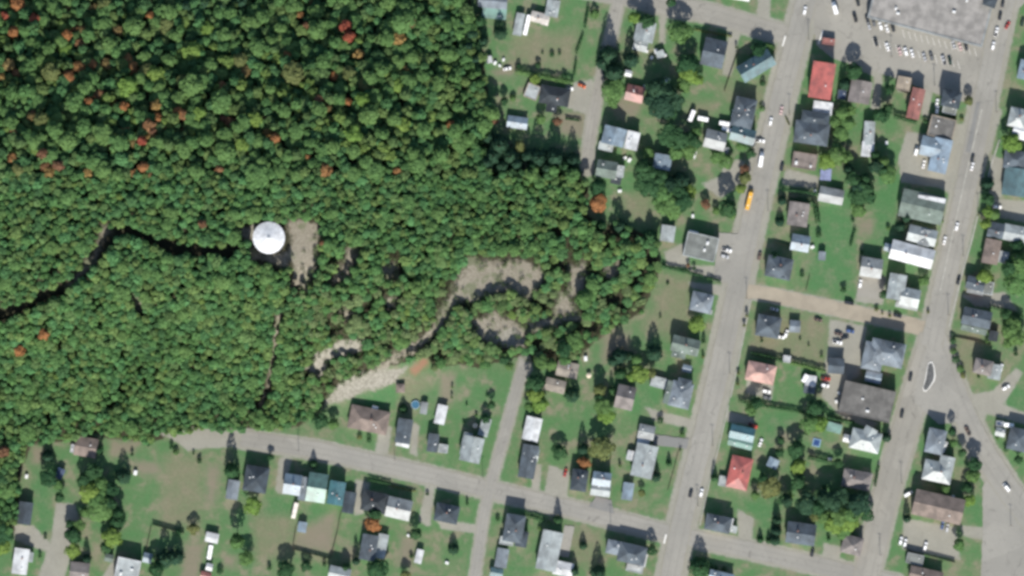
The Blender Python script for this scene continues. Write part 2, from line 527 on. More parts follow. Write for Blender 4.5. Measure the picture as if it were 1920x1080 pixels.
# ------------------------------------------------------------------ streets, lots, pavements
def asphalt(name, c0, c1, cedge=(.226, .217, .182)):
    m, n, l, b = new_mat(name)
    tc = n.new('ShaderNodeTexCoord').outputs['Object']
    a = noise(n, l, tc, .05, 3)
    f = noise(n, l, tc, .9, 4, .7)
    e = attr(n, 'edge').outputs['Fac']
    mid = noise(n, l, tc, .25, 4, .6)
    c = mix(n, l, ramp(n, l, a, .35, .65), c0, c1)
    c = mix(n, l, mth(n, l, 'MULTIPLY', ramp(n, l, mid, .58, .72), .5), c, tuple(x * .74 for x in c0))
    c = mix(n, l, mth(n, l, 'MULTIPLY', ramp(n, l, f, .4, .8), .35), c, tuple(x * .72 for x in c0))
    aa = mth(n, l, 'ABSOLUTE', attr(n, 'across').outputs['Fac'])
    wob = mth(n, l, 'ADD', aa, mth(n, l, 'MULTIPLY', mth(n, l, 'SUBTRACT', a, .5), .25))
    trk = mth(n, l, 'MULTIPLY', ramp(n, l, mth(n, l, 'ABSOLUTE', mth(n, l, 'SUBTRACT', wob, .36)), .16, .03), .30)
    c = mix(n, l, trk, c, tuple(x * .80 for x in c0))
    pt = n.new('ShaderNodeTexVoronoi')
    pt.inputs['Scale'].default_value = .045
    l.new(tc, pt.inputs['Vector'])
    c = mix(n, l, mth(n, l, 'MULTIPLY', mth(n, l, 'GREATER_THAN', pt.outputs['Color'], .62), .22), c, tuple(x * .72 for x in c0))
    vor = n.new('ShaderNodeTexVoronoi')
    vor.feature = 'DISTANCE_TO_EDGE'
    vor.inputs['Scale'].default_value = .085
    wv = n.new('ShaderNodeVectorMath'); wv.operation = 'MULTIPLY_ADD'
    wn = n.new('ShaderNodeTexNoise'); wn.inputs['Scale'].default_value = .12
    l.new(tc, wn.inputs['Vector'])
    l.new(wn.outputs[1], wv.inputs[0]); wv.inputs[1].default_value = (9, 9, 0); l.new(tc, wv.inputs[2])
    l.new(wv.outputs[0], vor.inputs['Vector'])
    crack = mth(n, l, 'MULTIPLY', mth(n, l, 'LESS_THAN', vor.outputs['Distance'], .012), ramp(n, l, mid, .45, .6))
    c = mix(n, l, mth(n, l, 'MULTIPLY', crack, .45), c, tuple(x * .45 for x in c0))
    ee = ramp(n, l, mth(n, l, 'ADD', e, mth(n, l, 'MULTIPLY', mth(n, l, 'SUBTRACT', mid, .5), 1.1)), .35, .85)
    c = mix(n, l, ee, c, mix(n, l, f, tuple(x * .8 for x in cedge), tuple(x * 1.1 for x in cedge)))
    l.new(c, b.inputs['Base Color'])
    b.inputs['Roughness'].default_value = .95
    b.inputs['Specular IOR Level'].default_value = .15
    return m
ASPH = asphalt('asphalt_worn', (.218, .212, .190), (.246, .238, .212))
ASPH_PALE = asphalt('asphalt_pale', (.222, .214, .188), (.250, .240, .210))
ASPH_DARK = asphalt('asphalt_dark', (.168, .170, .164), (.196, .196, .186), (.2, .19, .165))
CONC = plain('concrete', (.29, .285, .255), .95, .1, scale=.4)
PAINT = plain('road_paint', (.62, .61, .57), .8, .15, scale=2.0)
GRAVROAD = plain('gravel_road', (.262, .232, .182), 1.0, .06, scale=.15, spec=.05)

_level = [0.03]
def resample(pts, step):
    o = []
    for (x0, y0), (x1, y1) in zip(pts[:-1], pts[1:]):
        k = max(1, int(math.hypot(x1 - x0, y1 - y0) / step))
        o += [(x0 + (x1 - x0) * t / k, y0 + (y1 - y0) * t / k) for t in range(k)]
    o.append(pts[-1])
    a = np.array(o, float)
    for _ in range(6):
        a[1:-1] = (a[:-2] + 2 * a[1:-1] + a[2:]) / 4
    return a

def ribbon(name, pts, width, mat, z=None, jit=1.2, step=10, label=None):
    if z is None:
        z = _level[0]
        _level[0] += .02
    a = resample(pts, step)
    t = np.gradient(a, axis=0)
    t /= np.linalg.norm(t, axis=1)[:, None]
    nrm = np.stack([-t[:, 1], t[:, 0]], -1)
    rj = random.Random(name)
    cols, ed, ac = [], [], []
    for s, e in ((-1, 1), (-.86, .35), (-.6, 0), (0, 0), (.6, 0), (.86, .35), (1, 1)):
        w = np.array([width / 2 + (rj.uniform(-jit, jit) if abs(s) == 1 else 0) for _ in a])
        cols.append(a + nrm * (s * w)[:, None])
        ed.append(np.full(len(a), e))
        ac.append(np.full(len(a), s))
    V = np.stack(cols, 1).reshape(-1, 2)
    E = np.stack(ed, 1).ravel()
    v3 = np.array([P(x, y, z) for x, y in V])
    m = 7
    f = []
    for i in range(len(a) - 1):
        for k in range(m - 1):
            f.append((i * m + k, i * m + k + 1, (i + 1) * m + k + 1, (i + 1) * m + k))
    me = np_mesh(name, v3, np.array(f))
    fattr(me, 'edge', E)
    fattr(me, 'across', np.stack(ac, 1).ravel())
    me.materials.append(mat)
    # faces up
    if me.polygons[0].normal.z < 0:
        me.flip_normals()
    o = obj(name, me)
    o['kind'] = 'structure'
    return o

def sheet(name, poly, mat, z=None, edge=1.0, step=5, jit=.8):
    if z is None:
        z = _level[0]
        _level[0] += .02
    pl = list(poly) + [poly[0]]
    ring = []
    rj = random.Random(name + str(poly[0]))
    for (x0, y0), (x1, y1) in zip(pl[:-1], pl[1:]):
        k = max(1, int(math.hypot(x1 - x0, y1 - y0) / step))
        ring += [(x0 + (x1 - x0) * t / k + rj.uniform(-jit, jit), y0 + (y1 - y0) * t / k + rj.uniform(-jit, jit)) for t in range(k)]
    r = np.array(ring)
    c = r.mean(0)
    nn = len(r)
    rings, ed = [r], [np.full(nn, edge)]
    for s, e in ((.93, .15 * edge), (.7, 0), (.35, 0)):
        rings.append(c + (r - c) * s)
        ed.append(np.full(nn, e))
    V = np.concatenate(rings + [c[None]])
    E = np.concatenate(ed + [np.zeros(1)])
    f = []
    for k in range(3):
        for i in range(nn):
            j = (i + 1) % nn
            f.append((k * nn + i, k * nn + j, (k + 1) * nn + j, (k + 1) * nn + i))
    for i in range(nn):
        f.append((3 * nn + i, 3 * nn + (i + 1) % nn, 4 * nn, 4 * nn))
    v3 = [P(x, y, z) for x, y in V]
    me = mesh(name, v3, [q if q[2] != q[3] else q[:3] for q in f], [mat])
    fattr(me, 'edge', E)
    if me.polygons[0].normal.z < 0:
        me.flip_normals()
    o = obj(name, me)
    o['kind'] = 'structure'
    return o

sheet('parking_lot', [(1536, -60), (1960, -60), (1960, -30), (1884, 40), (1856, 150), (1838, 200), (1760, 178), (1690, 150), (1600, 122), (1562, 110), (1530, 84), (1522, 20)], ASPH_PALE, edge=.5)
ribbon('gravel_side_road', R_DIRT, 27, GRAVROAD, jit=2)
ribbon('upper_street', R_TOP, 36, ASPH_PALE)
ribbon('lower_street', R_LOWER, 32, ASPH)
ribbon('north_lane', R_NORTH, 21, ASPH_PALE)
ribbon('garden_lane', R_LANE, 20, ASPH)
sheet('corner_yard', [(1842, 915), (1850, 888), (1905, 930), (1992, 1040), (1992, 1100), (1838, 1100), (1842, 990)], ASPH, edge=.8)
ribbon('branch_street', R_WEST_ARM, 50, ASPH_PALE)
ribbon('diagonal_street', R_EAST_ARM, 46, ASPH)
sheet('junction_paving', [(1738, 650), (1772, 672), (1802, 752), (1812, 790), (1760, 796), (1738, 776), (1712, 752), (1722, 700)], ASPH, edge=0)
ribbon('east_street', R_EAST, 42, ASPH)
ribbon('main_street', R_MAIN, 40, ASPH)
sheet('shop_parking', [(1348, 436), (1398, 440), (1378, 534), (1336, 527)], ASPH, edge=.5)
sheet('driveway', [(1118, 930), (1147, 938), (1151, 963), (1104, 950)], ASPH_DARK, edge=.3)
sheet('driveway', [(1226, 814), (1292, 823), (1288, 842), (1224, 834)], ASPH_DARK, edge=.8)
sheet('driveway', [(1059, 984), (1077, 988), (1066, 1046), (1046, 1042)], ASPH, edge=.8)
sheet('driveway', [(1614, 514), (1658, 522), (1652, 562), (1606, 556)], ASPH_PALE, edge=.7)
sheet('planting_strip', [(1831, 192), (1838, 193), (1820, 286), (1811, 285)], ASPH_DARK, edge=0, jit=.2)

def kerb(pts, w=2.6, h=.13, name='kerb'):
    a = resample(pts, 6)
    t = np.gradient(a, axis=0)
    t /= np.linalg.norm(t, axis=1)[:, None]
    nr = np.stack([-t[:, 1], t[:, 0]], -1) * w / 2
    v, f = [], []
    for i, (p, q) in enumerate(zip(a, nr)):
        for xy, z in ((p - q, .0), (p - q, .35 + h - .2), (p + q, .35 + h - .2), (p + q, .0)):
            v.append(P(xy[0], xy[1], z))
        if i:
            o = (i - 1) * 4
            f += [(o + k, o + k + 1, o + k + 5, o + k + 4) for k in range(3)]
    o = obj(name, mesh(name, v, f, [CONC]))
    o['kind'] = 'structure'
    return o
kerb([(1841, 205), (1834, 235), (1820, 292), (1806, 350), (1794, 404), (1781, 462), (1763, 545)])
kerb([(1874, 262), (1856, 318), (1850, 345)])
kerb([(1833, 405), (1822, 452), (1806, 505), (1794, 555), (1780, 612)])
kerb([(1408, 562), (1398, 610), (1386, 672), (1370, 745)], 2.2)
kerb([(1366, 760), (1350, 830), (1330, 905), (1312, 985)], 2.0)

def marking(x0, y0, x1, y1, w):
    dx, dy = x1 - x0, y1 - y0
    L = math.hypot(dx, dy)
    nx, ny = -dy / L * w / 2, dx / L * w / 2
    z = _level[0] + .012
    v = [P(x0 + nx, y0 + ny, z), P(x1 + nx, y1 + ny, z), P(x1 - nx, y1 - ny, z), P(x0 - nx, y0 - ny, z)]
    me = mesh('road_marking', v, [(0, 1, 2, 3)], [PAINT])
    if me.polygons[0].normal.z < 0:
        me.flip_normals()
    o = obj('road_marking', me)
    o['kind'] = 'structure'
marking(1473, 67, 1467, 87, 3.0)
marking(1543, 57, 1535, 82, 3.0)
marking(1249, 1002, 1245, 1019, 3.2)
for i in range(13):                      # stall lines along the big store and across the lot
    x = 1692 + i * 11.2
    y = 56 + (x - 1692) * .255
    marking(x, y, x + 4.5, y + 15, .7)
for i in range(16):
    x = 1636 + i * 10.6
    y = 72 + (x - 1636) * .26
    marking(x, y, x + 4.5, y + 16, .7)
# ------------------------------------------------------------------ buildings
RC = {
    'slate': ((100, 112, 122), 'shingle'), 'dslate': ((80, 92, 102), 'shingle'), 'lslate': ((140, 152, 162), 'shingle'), 'pale': ((174, 184, 184), 'metal'), 'white': ((226, 229, 230), 'metal'),
    'brown': ((150, 134, 124), 'shingle'), 'dbrown': ((118, 108, 102), 'shingle'), 'red': ((204, 102, 92), 'metal'), 'teal': ((74, 130, 140), 'metal'), 'mint': ((124, 168, 154), 'metal'),
    'tealgrey': ((92, 128, 134), 'metal'), 'bluegrey': ((142, 164, 180), 'metal'), 'lblue': ((150, 174, 194), 'metal'), 'tan': ((182, 168, 148), 'shingle'), 'pink': ((218, 172, 158), 'shingle'),
    'greygreen': ((128, 144, 134), 'shingle'), 'charcoal': ((72, 80, 86), 'shingle'), 'cream': ((228, 218, 206), 'metal'), 'beige': ((170, 160, 146), 'shingle'), 'rbrown': ((178, 112, 100), 'metal'),
    'peri': ((150, 160, 205), 'metal'), 'lgrey': ((158, 164, 164), 'metal'), 'tar': ((140, 145, 140), 'tar'), 'dtar': ((128, 126, 122), 'tar'), 'ptar': ((190, 198, 198), 'tar'), 'taupe': ((150, 142, 138), 'shingle'),
    'star': ((172, 168, 162), 'tar'), 'navy': ((62, 84, 120), 'metal'), 'btar': ((150, 138, 130), 'tar'),
}
SIDING = [plain('siding_white', (.62, .62, .60), .8, .05), plain('siding_cream', (.55, .50, .40), .8, .05), plain('siding_grey', (.34, .36, .37), .8, .05), plain('siding_brick', (.28, .14, .10), .9, .15, scale=4),
          plain('siding_green', (.25, .32, .27), .8, .06), plain('siding_tan', (.42, .36, .28), .8, .06)]
TRIMW = plain('trim_white', (.70, .70, .68), .7, .04)
GLASS = plain('window_glass', (.03, .04, .05), .1, .05, spec=.6)
DOORM = plain('door_paint', (.20, .10, .08), .6, .1)
BRICK = plain('chimney_brick', (.26, .15, .12), .95, .2, scale=5)
VENTM = plain('vent_metal', (.62, .63, .62), .5, .06)
DECKM = plain('deck_boards', (.42, .40, .36), .9, .1, scale=2)

def _win():
    m = MB()
    m.box(-.5, .5, -.04, .04, -.5, -.42).box(-.5, .5, -.04, .04, .42, .5).box(-.5, -.42, -.04, .04, -.42, .42).box(.42, .5, -.04, .04, -.42, .42).box(-.03, .03, -.03, .03, -.42, .42)
    k = len(m.f)
    m.box(-.42, .42, -.015, .015, -.42, .42)
    me = m.mesh('window', [TRIMW, GLASS])
    for i, p in enumerate(me.polygons):
        p.material_index = 0 if i < k else 1
    return me
WIN = _win()
DOOR = MB().box(-.5, .5, -.05, .05, 0, 1).box(-.36, .36, -.07, .07, .55, .9).box(-.36, .36, -.07, .07, .1, .45).mesh('door', [DOORM])
CHIM = MB().box(-.4, .4, -.4, .4, -1.2, .9).box(-.48, .48, -.48, .48, .9, 1.05).box(-.2, .2, -.2, .2, 1.05, 1.3).mesh('chimney', [BRICK])
VENT = MB().add(lathe([(.16, -.5), (.16, .35), (.32, .38), (.32, .5), (.05, .62)], 10)).mesh('roof_vent', [VENTM])
UNIT = MB().box(-1, 1, -.7, .7, 0, 1).box(-.85, .85, -.55, .55, 1, 1.1).add(lathe([(.4, 1.1), (.4, 1.25)], 12)).mesh('rooftop_unit', [VENTM])

def gable_roof(L, W, hw, p, ov=.38, th=.2):
    t = math.tan(math.radians(p))
    ye, ze, zr = W / 2 + ov, hw - ov * t, hw + W / 2 * t
    xs = (-L / 2 - ov, L / 2 + ov)
    v = []
    for x in xs:
        v += [(x, -ye, ze), (x, 0, zr), (x, ye, ze), (x, -ye, ze + th), (x, 0, zr + th), (x, ye, ze + th)]
    f = [(3, 9, 10, 4), (4, 10, 11, 5), (0, 1, 7, 6), (1, 2, 8, 7), (0, 6, 9, 3), (2, 5, 11, 8), (0, 3, 4, 1), (1, 4, 5, 2), (6, 7, 10, 9), (7, 8, 11, 10)]
    return v, f, zr + th

def hip_roof(L, W, hw, p, ov=.38, th=.2):
    t = math.tan(math.radians(p))
    X, Y = L / 2 + ov, W / 2 + ov
    ze = hw - ov * t
    m = min(X, Y)
    rx, ry = X - m, Y - m
    zr = ze + m * t
    rx, ry = max(rx, .12), max(ry, .12)
    v = [(-X, -Y, ze), (X, -Y, ze), (X, Y, ze), (-X, Y, ze), (-X, -Y, ze + th), (X, -Y, ze + th), (X, Y, ze + th), (-X, Y, ze + th), (-rx, -ry, zr + th), (rx, -ry, zr + th), (rx, ry, zr + th), (-rx, ry, zr + th)]
    f = [(3, 2, 1, 0), (0, 1, 5, 4), (1, 2, 6, 5), (2, 3, 7, 6), (3, 0, 4, 7), (4, 5, 9, 8), (5, 6, 10, 9), (6, 7, 11, 10), (7, 4, 8, 11), (8, 9, 10, 11)]
    return v, f, zr + th

def shed_roof(L, W, hw, p, ov=.25, th=.16):
    t = math.tan(math.radians(p))
    X, Y = L / 2 + ov, W / 2 + ov
    z0, z1 = hw - ov * t, hw + (W + ov) * t
    v = [(-X, -Y, z0), (X, -Y, z0), (X, Y, z1), (-X, Y, z1), (-X, -Y, z0 + th), (X, -Y, z0 + th), (X, Y, z1 + th), (-X, Y, z1 + th)]
    f = [(3, 2, 1, 0), (4, 5, 6, 7), (0, 1, 5, 4), (1, 2, 6, 5), (2, 3, 7, 6), (3, 0, 4, 7)]
    return v, f, hw + W * t

def G(x, y, w, d, col, h=3.0, ax='u', a=-13, p=20): return dict(t='g', x=x, y=y, w=w, d=d, col=col, h=h, ax=ax, a=a, p=p)
def Hh(x, y, w, d, col, h=3.0, ax='u', a=-13, p=20): return dict(t='h', x=x, y=y, w=w, d=d, col=col, h=h, ax=ax, a=a, p=p)
def F(x, y, w, d, col, h=3.6, a=-13, par='ptar', ax='u', p=0): return dict(t='f', x=x, y=y, w=w, d=d, col=col, h=h, ax=ax, a=a, p=0, par=par)
def Sh(x, y, w, d, col, h=2.5, ax='u', a=-13, p=7): return dict(t='s', x=x, y=y, w=w, d=d, col=col, h=h, ax=ax, a=a, p=p)

LAND = []      # (x, y, half size, short phrase) for saying where other things stand
rb = random.Random(5)

def body(root, part, origin, siding, first, rich):
    hw = part['h'] * (1.32 if part['h'] > 3.3 else 1.12)
    L, W = part['w'] * S, part['d'] * S
    rot = math.radians(part['a'])
    if part['ax'] == 'v':
        L, W = W, L
        rot += math.pi / 2
    q = P(part['x'], part['y'], origin[2])
    loc = (q[0] - origin[0], q[1] - origin[1], 0)
    rgb, kind = RC[part['col']]
    rm = roof_mat(part['col'], A(*rgb), kind)
    nm = '' if first else 'wing_'
    t = part['t']
    iw = .12
    if t == 'g':
        tt = math.tan(math.radians(part['p']))
        x, y = L / 2 - iw, W / 2 - iw
        zr = hw + (W / 2) * tt - .05
        v = [(-x, -y, -.4), (x, -y, -.4), (x, y, -.4), (-x, y, -.4), (-x, -y, hw), (x, -y, hw), (x, y, hw), (-x, y, hw), (-x, 0, zr), (x, 0, zr)]
        f = [(0, 1, 5, 4), (2, 3, 7, 6), (1, 2, 6, 9, 5), (3, 0, 4, 8, 7), (3, 2, 1, 0), (4, 5, 9, 8), (6, 7, 8, 9)]
        wall = mesh('wall', v, f, [siding])
        rv, rf, top = gable_roof(L, W, hw, part['p'])
    else:
        m = MB().box(-L / 2 + iw, L / 2 - iw, -W / 2 + iw, W / 2 - iw, -.4, hw - (.02 if t != 'f' else .45))
        wall = m.mesh('wall', [siding])
        if t == 'h':
            rv, rf, top = hip_roof(L, W, hw, part['p'])
        elif t == 's':
            rv, rf, top = shed_roof(L, W, hw, part['p'])
            wall = MB().add(([(-L / 2 + iw, -W / 2 + iw, -.4), (L / 2 - iw, -W / 2 + iw, -.4), (L / 2 - iw, W / 2 - iw, -.4), (-L / 2 + iw, W / 2 - iw, -.4), (-L / 2 + iw, -W / 2 + iw, hw), (L / 2 - iw, -W / 2 + iw, hw),
                              (L / 2 - iw, W / 2 - iw, top - .05), (-L / 2 + iw, W / 2 - iw, top - .05)], box(0, 1, 0, 1, 0, 1)[1])).mesh('wall', [siding])
        else:
            rv, rf = box(-L / 2 + .25, L / 2 - .25, -W / 2 + .25, W / 2 - .25, hw - .45, hw - .3)
            top = hw - .3
    wo_ = obj(nm + 'wall', wall, root, loc, rot)
    ro = obj(nm + 'roof', mesh('roof', rv, rf, [rm]), root, loc, rot)
    if t == 'f':
        pm = roof_mat(part['par'], A(*RC[part['par']][0]), RC[part['par']][1])
        pw = 1.0 if L * W > 900 else .5
        m = MB().box(-L / 2, L / 2, -W / 2, -W / 2 + pw, -.4 + hw * .2, hw - .1).box(-L / 2, L / 2, W / 2 - pw, W / 2, hw * .2, hw - .1)
        m.box(-L / 2, -L / 2 + pw, -W / 2 + pw, W / 2 - pw, hw * .2, hw - .1).box(L / 2 - pw, L / 2, -W / 2 + pw, W / 2 - pw, hw * .2, hw - .1)
        obj(nm + 'parapet', m.mesh('parapet', [pm]), ro)
        if L * W > 120:
            for k in range(2 if L * W < 900 else 6):
                u = obj('rooftop_unit', UNIT, ro, (rb.uniform(-.36, .36) * L, rb.uniform(-.32, .32) * W, top), rb.choice((0, math.pi / 2)), [rb.uniform(.5, 1.1)] * 3)
        else:
            obj('roof_vent', VENT, ro, (.22 * L, .15 * W, top + .4))
    elif rich:
        if t == 'g' and L > 5:
            cap = MB().box(-L / 2 - .36, L / 2 + .36, -.14, .14, top - .06, top + .05).mesh('ridge_cap', [rm])
            obj('ridge_cap', cap, ro)
        tn = math.tan(math.radians(part['p']))
        for k in range(rb.choice((1, 1, 2))):
            yy = rb.choice((-1, 1)) * rb.uniform(.12, .3) * W
            obj('roof_vent', VENT, ro, (rb.uniform(-.3, .3) * L, yy, top - abs(yy) * tn if t == 'g' else top - max(abs(yy), .15 * W) * tn), 0, (1.3, 1.3, 1.3))
        if first and rb.random() < .55:
            yy = rb.choice((-1, 1)) * rb.uniform(.02, .15) * W
            obj('chimney', CHIM, ro, (rb.uniform(-.15, .15) * L, yy, top - abs(yy) * tn), 0, (.9, .9, .9))
    if first and rich and hw > 2.4:
        for s in (-1, 1):
            for fx in (-.28, .28):
                obj('window', WIN, wo_, (fx * L, s * (W / 2 - iw + .03), min(1.5, hw * .55)), 0, (min(1.4, L * .16), 1, 1.1))
        obj('door', DOOR, wo_, (0, -(W / 2 - iw + .04), 0), 0, (.95, 1, 2.05))

def B(name, cat, phrase, label, *parts, rich=True, side=None):
    p0 = parts[0]
    org = P(p0['x'], p0['y'])
    root = obj(name, None, None, org)
    tag(root, label, cat)
    siding = SIDING[side if side is not None else rb.randrange(len(SIDING))]
    for i, p in enumerate(parts):
        body(root, p, org, siding, i == 0, rich)
    LAND.append((p0['x'], p0['y'], max(p0['w'], p0['d']) / 2, phrase))
    return root

# --- north-west block
B('house', 'house', 'lilac-grey house at the top edge by the wood', 'lilac-grey roofed house with a mint lean-to at the top edge by the wood', G(924, 2, 52, 26, 'lslate', a=-5), Sh(927, 25, 44, 20, 'mint', 2.2, a=-5))
B('shed', 'shed', 'grey-topped long shed in the north garden', 'grey-topped long narrow shed beside a white camper in the north garden', G(973, 46, 14, 40, 'pale', 2.4, 'v', -11, 12), rich=False)
B('house', 'house', 'cream low house in the north garden', 'cream low house beside the white camper in the big north garden', G(1012, 34, 32, 17, 'cream', 2.8, a=-14, p=12), G(1022, 40, 12, 14, 'cream', 2.5, 'v', -14, 10))
B('house', 'house', 'pale mint cottage at the top edge', 'pale mint roofed cottage at the top edge east of the cream house', G(1036, 16, 22, 30, 'pale', 3, 'v', -10, 18))
B('shed', 'shed', 'tiny white shed at the wood edge', 'tiny white shed among junk at the wood edge', G(917, 112, 9, 11, 'white', 2.2, 'v', 10), rich=False)
B('house', 'house', 'charcoal house above the spruce clump', 'charcoal hipped house with a pale deck north of the spruce clump', Hh(1040, 180, 54, 32, 'charcoal', 3.2, a=-10, p=24), G(1034, 200, 18, 20, 'charcoal', 2.8, 'v', -8), F(998, 172, 26, 28, 'ptar', 2.4, -22, 'tan'))
B('cabin', 'cabin', 'slate cabin at the wood edge', 'small slate-blue cabin at the wood edge west of the charcoal house', G(970, 230, 36, 20, 'bluegrey', 2.6, a=-8, p=22))
B('shed', 'shed', 'brick-red barn by the north lane', 'brick-red roofed barn beside the bright green tree on the north lane', G(1190, 176, 32, 28, 'rbrown', 3.0, a=-14, p=24), side=3)
B('shed', 'shed', 'small white shed above the red barn', 'small white shed north of the brick-red barn', G(1178, 138, 11, 9, 'white', 2.2), rich=False)
B('shed', 'shed', 'small white shed under the dark trees', 'small white shed hidden between the dark round trees', G(1249, 153, 11, 10, 'white', 2.2), rich=False)
B('house', 'house', 'pale grey-mint house with a junk yard', 'pale grey-mint house with a cluttered yard between two tall trees', G(1209, 60, 34, 36, 'pale', 4.6, 'v', -12, 24), G(1201, 85, 24, 20, 'pale', 3.0, 'u', -14, 20))
B('house', 'house', 'dark slate house with a gravel drive', 'dark slate gabled house beside a straight gravel drive near the upper street', G(1338, 100, 40, 50, 'slate', 4.6, 'u', -13, 24))
B('house', 'house', 'teal house set diagonally', 'teal metal-roofed house set diagonally at the corner of upper and main street', G(1417, 124, 66, 32, 'tealgrey', 5.2, 'u', 31, 32), Hh(1440, 118, 16, 18, 'lslate', 4.2, 'u', 31, 20))
B('house', 'house', 'white house cut by the top edge', 'white-roofed house cut by the top edge west of main street', G(1385, -10, 40, 18, 'white', 3, a=-10), rich=False)
B('house', 'house', 'blue-grey house with a white annexe', 'blue-grey house with a bright white annexe on the north lane', G(1151, 256, 40, 32, 'bluegrey', 5.4, 'v', -14, 26), G(1185, 264, 22, 32, 'white', 4.2, 'v', -13, 12), Sh(1136, 275, 26, 14, 'pale', 2.4))
B('house', 'house', 'grey-green house with a white annexe', 'grey-green house with a pale white annexe at the lane end', G(1137, 318, 36, 30, 'greygreen', 4.8, 'u', -10, 24), F(1158, 321, 24, 22, 'ptar', 3.6, -8), Sh(1155, 338, 18, 14, 'charcoal', 2.3))
B('cottage', 'house', 'light blue cottage among dark trees', 'light blue-white gabled cottage among dark trees', G(1242, 304, 30, 26, 'bluegrey', 4.0, 'v', -10, 26))
B('house', 'house', 'slate house behind the main street verge', 'slate hipped house on the west verge of main street', Hh(1394, 212, 38, 54, 'slate', 4.8, 'v', -13, 22), Hh(1402, 210, 20, 24, 'dslate', 5.4, 'u', -13, 18))
B('house', 'house', 'light grey gabled house in a row', 'light grey gabled house with a pale south slope behind the blue-green house', G(1341, 263, 38, 32, 'lgrey', 4.2, 'u', -14, 22), F(1356, 281, 20, 12, 'ptar', 2.6))
B('house', 'house', 'blue-green house at the street edge', 'blue-green roofed house with a white gable end at the main street edge', G(1392, 254, 44, 26, 'tealgrey', 4.8, 'u', -16, 26), G(1409, 260, 10, 18, 'white', 4.0, 'v', -13, 15))
B('shed', 'shed', 'light grey garage by the clearing', 'light grey garage standing alone west of the flat-roofed shop', G(1252, 438, 24, 28, 'pale', 2.8, 'v', -8, 14), rich=False)
B('shop', 'shop', 'flat-roofed grey shop', 'flat-roofed grey shop with a pale rim and car park on main street', F(1314, 463, 60, 46, 'tar', 4.6), side=2)
# --- centre block
B('house', 'house', 'blue-grey house on the lawn corner', 'blue-grey hipped house at the lawn corner below the shop', Hh(1315, 567, 38, 34, 'lslate', 5.6, 'u', -13, 24), Sh(1322, 583, 26, 7, 'pale', 2.6))
B('house', 'house', 'sage house below the bright tree', 'sage-green roofed house south of the bright green street tree', G(1285, 648, 50, 28, 'greygreen', 5.0, 'u', -14, 22), G(1273, 660, 24, 20, 'greygreen', 4.2, 'v', -13, 20))
B('shed', 'shed', 'bluish white garden shed near main street', 'bluish white garden shed south of the sage house', G(1288, 691, 15, 11, 'bluegrey', 2.3), rich=False)
B('house', 'house', 'mixed grey house with dormers', 'mixed grey hipped house with a dormer beside main street', Hh(1276, 740, 38, 46, 'lslate', 5.0, 'v', -13, 24), G(1256, 736, 16, 42, 'greygreen', 4.4, 'v', -15, 18), Hh(1282, 722, 24, 22, 'slate', 5.4, 'u', -13, 20))
B('garage', 'garage', 'pale flat garage behind the grey house', 'pale flat garage west of the mixed grey house', F(1235, 717, 30, 20, 'ptar', 2.8, -15), rich=False)
B('house', 'house', 'taupe house on the green lawn', 'taupe gabled house with a light south slope beside a lush green lawn', G(1172, 745, 32, 42, 'taupe', 4.0, 'u', -13, 24))
B('house', 'house', 'beige low house beside the tall spruce', 'beige low house in two blocks beside a tall dark spruce', G(1064, 693, 38, 26, 'beige', 3.2, 'u', -12, 10), G(1041, 723, 36, 22, 'beige', 3.0, 'u', -14, 10))
B('garage', 'garage', 'gleaming white garage on the garden lane', 'gleaming white metal garage at the garden lane', G(998, 804, 28, 42, 'white', 3.4, 'v', -13, 14), rich=False)
B('house', 'house', 'long slate house below the white garage', 'long slate house south of the gleaming white garage', G(991, 865, 28, 60, 'slate', 4.2, 'v', -10, 24), G(996, 852, 26, 22, 'pale', 3.8, 'u', -13, 18))
B('house', 'house', 'dark slate house by the orange bush', 'dark slate hipped house south of the small orange tree', Hh(1086, 900, 28, 38, 'dslate', 4.6, 'v', -9, 24))
B('house', 'house', 'pale blue-grey house with a dark drive', 'pale blue-grey house with a dark asphalt drive on lower street', G(1128, 898, 32, 24, 'bluegrey', 4.8, 'u', -8, 22), G(1126, 918, 34, 22, 'pale', 3.6, 'u', -8, 16))
B('bungalow', 'house', 'pale long bungalow', 'pale grey long bungalow with a white front block east of lower gardens', G(1208, 864, 38, 60, 'pale', 3.4, 'v', -13, 10), G(1212, 810, 28, 24, 'lgrey', 3.0, 'u', -12, 16), F(1206, 828, 24, 14, 'white', 2.8))
B('shed', 'shed', 'small white shed at the long bungalow', 'small white shed against the pale long bungalow', G(1183, 854, 13, 16, 'white', 2.2, 'v'), rich=False)
B('shed', 'shed', 'narrow pale shed on the street lawn', 'narrow pale blue shed on the lawn above lower street', G(1177, 921, 18, 30, 'bluegrey', 2.6, 'v', -8, 18), rich=False)
# --- south row
B('house', 'house', 'slate house at the lane corner', 'slate house with a pale block at the corner of garden lane and lower street', Hh(964, 990, 34, 50, 'slate', 5.4, 'v', -10, 24), F(950, 1014, 26, 15, 'ptar', 3.2, -10), Hh(978, 1010, 20, 28, 'dslate', 4.0, 'v', -10, 20))
B('garage', 'garage', 'grey garage below the corner house', 'grey long garage south of the slate corner house', G(941, 1046, 20, 34, 'lslate', 3.0, 'v', -10, 16), rich=False)
B('shed', 'shed', 'dark shed at the lane by the bottom edge', 'dark green-grey shed at the bottom edge beside garden lane', G(931, 1074, 22, 16, 'tealgrey', 3.0, 'u', -10, 18), rich=False)
B('hall', 'building', 'large pale hall', 'large pale metal-roofed hall with a side wing at the bottom edge', G(1030, 1032, 36, 72, 'pale', 4.6, 'v', -12, 8), G(1056, 1066, 34, 24, 'white', 3.8, 'u', -12, 10))
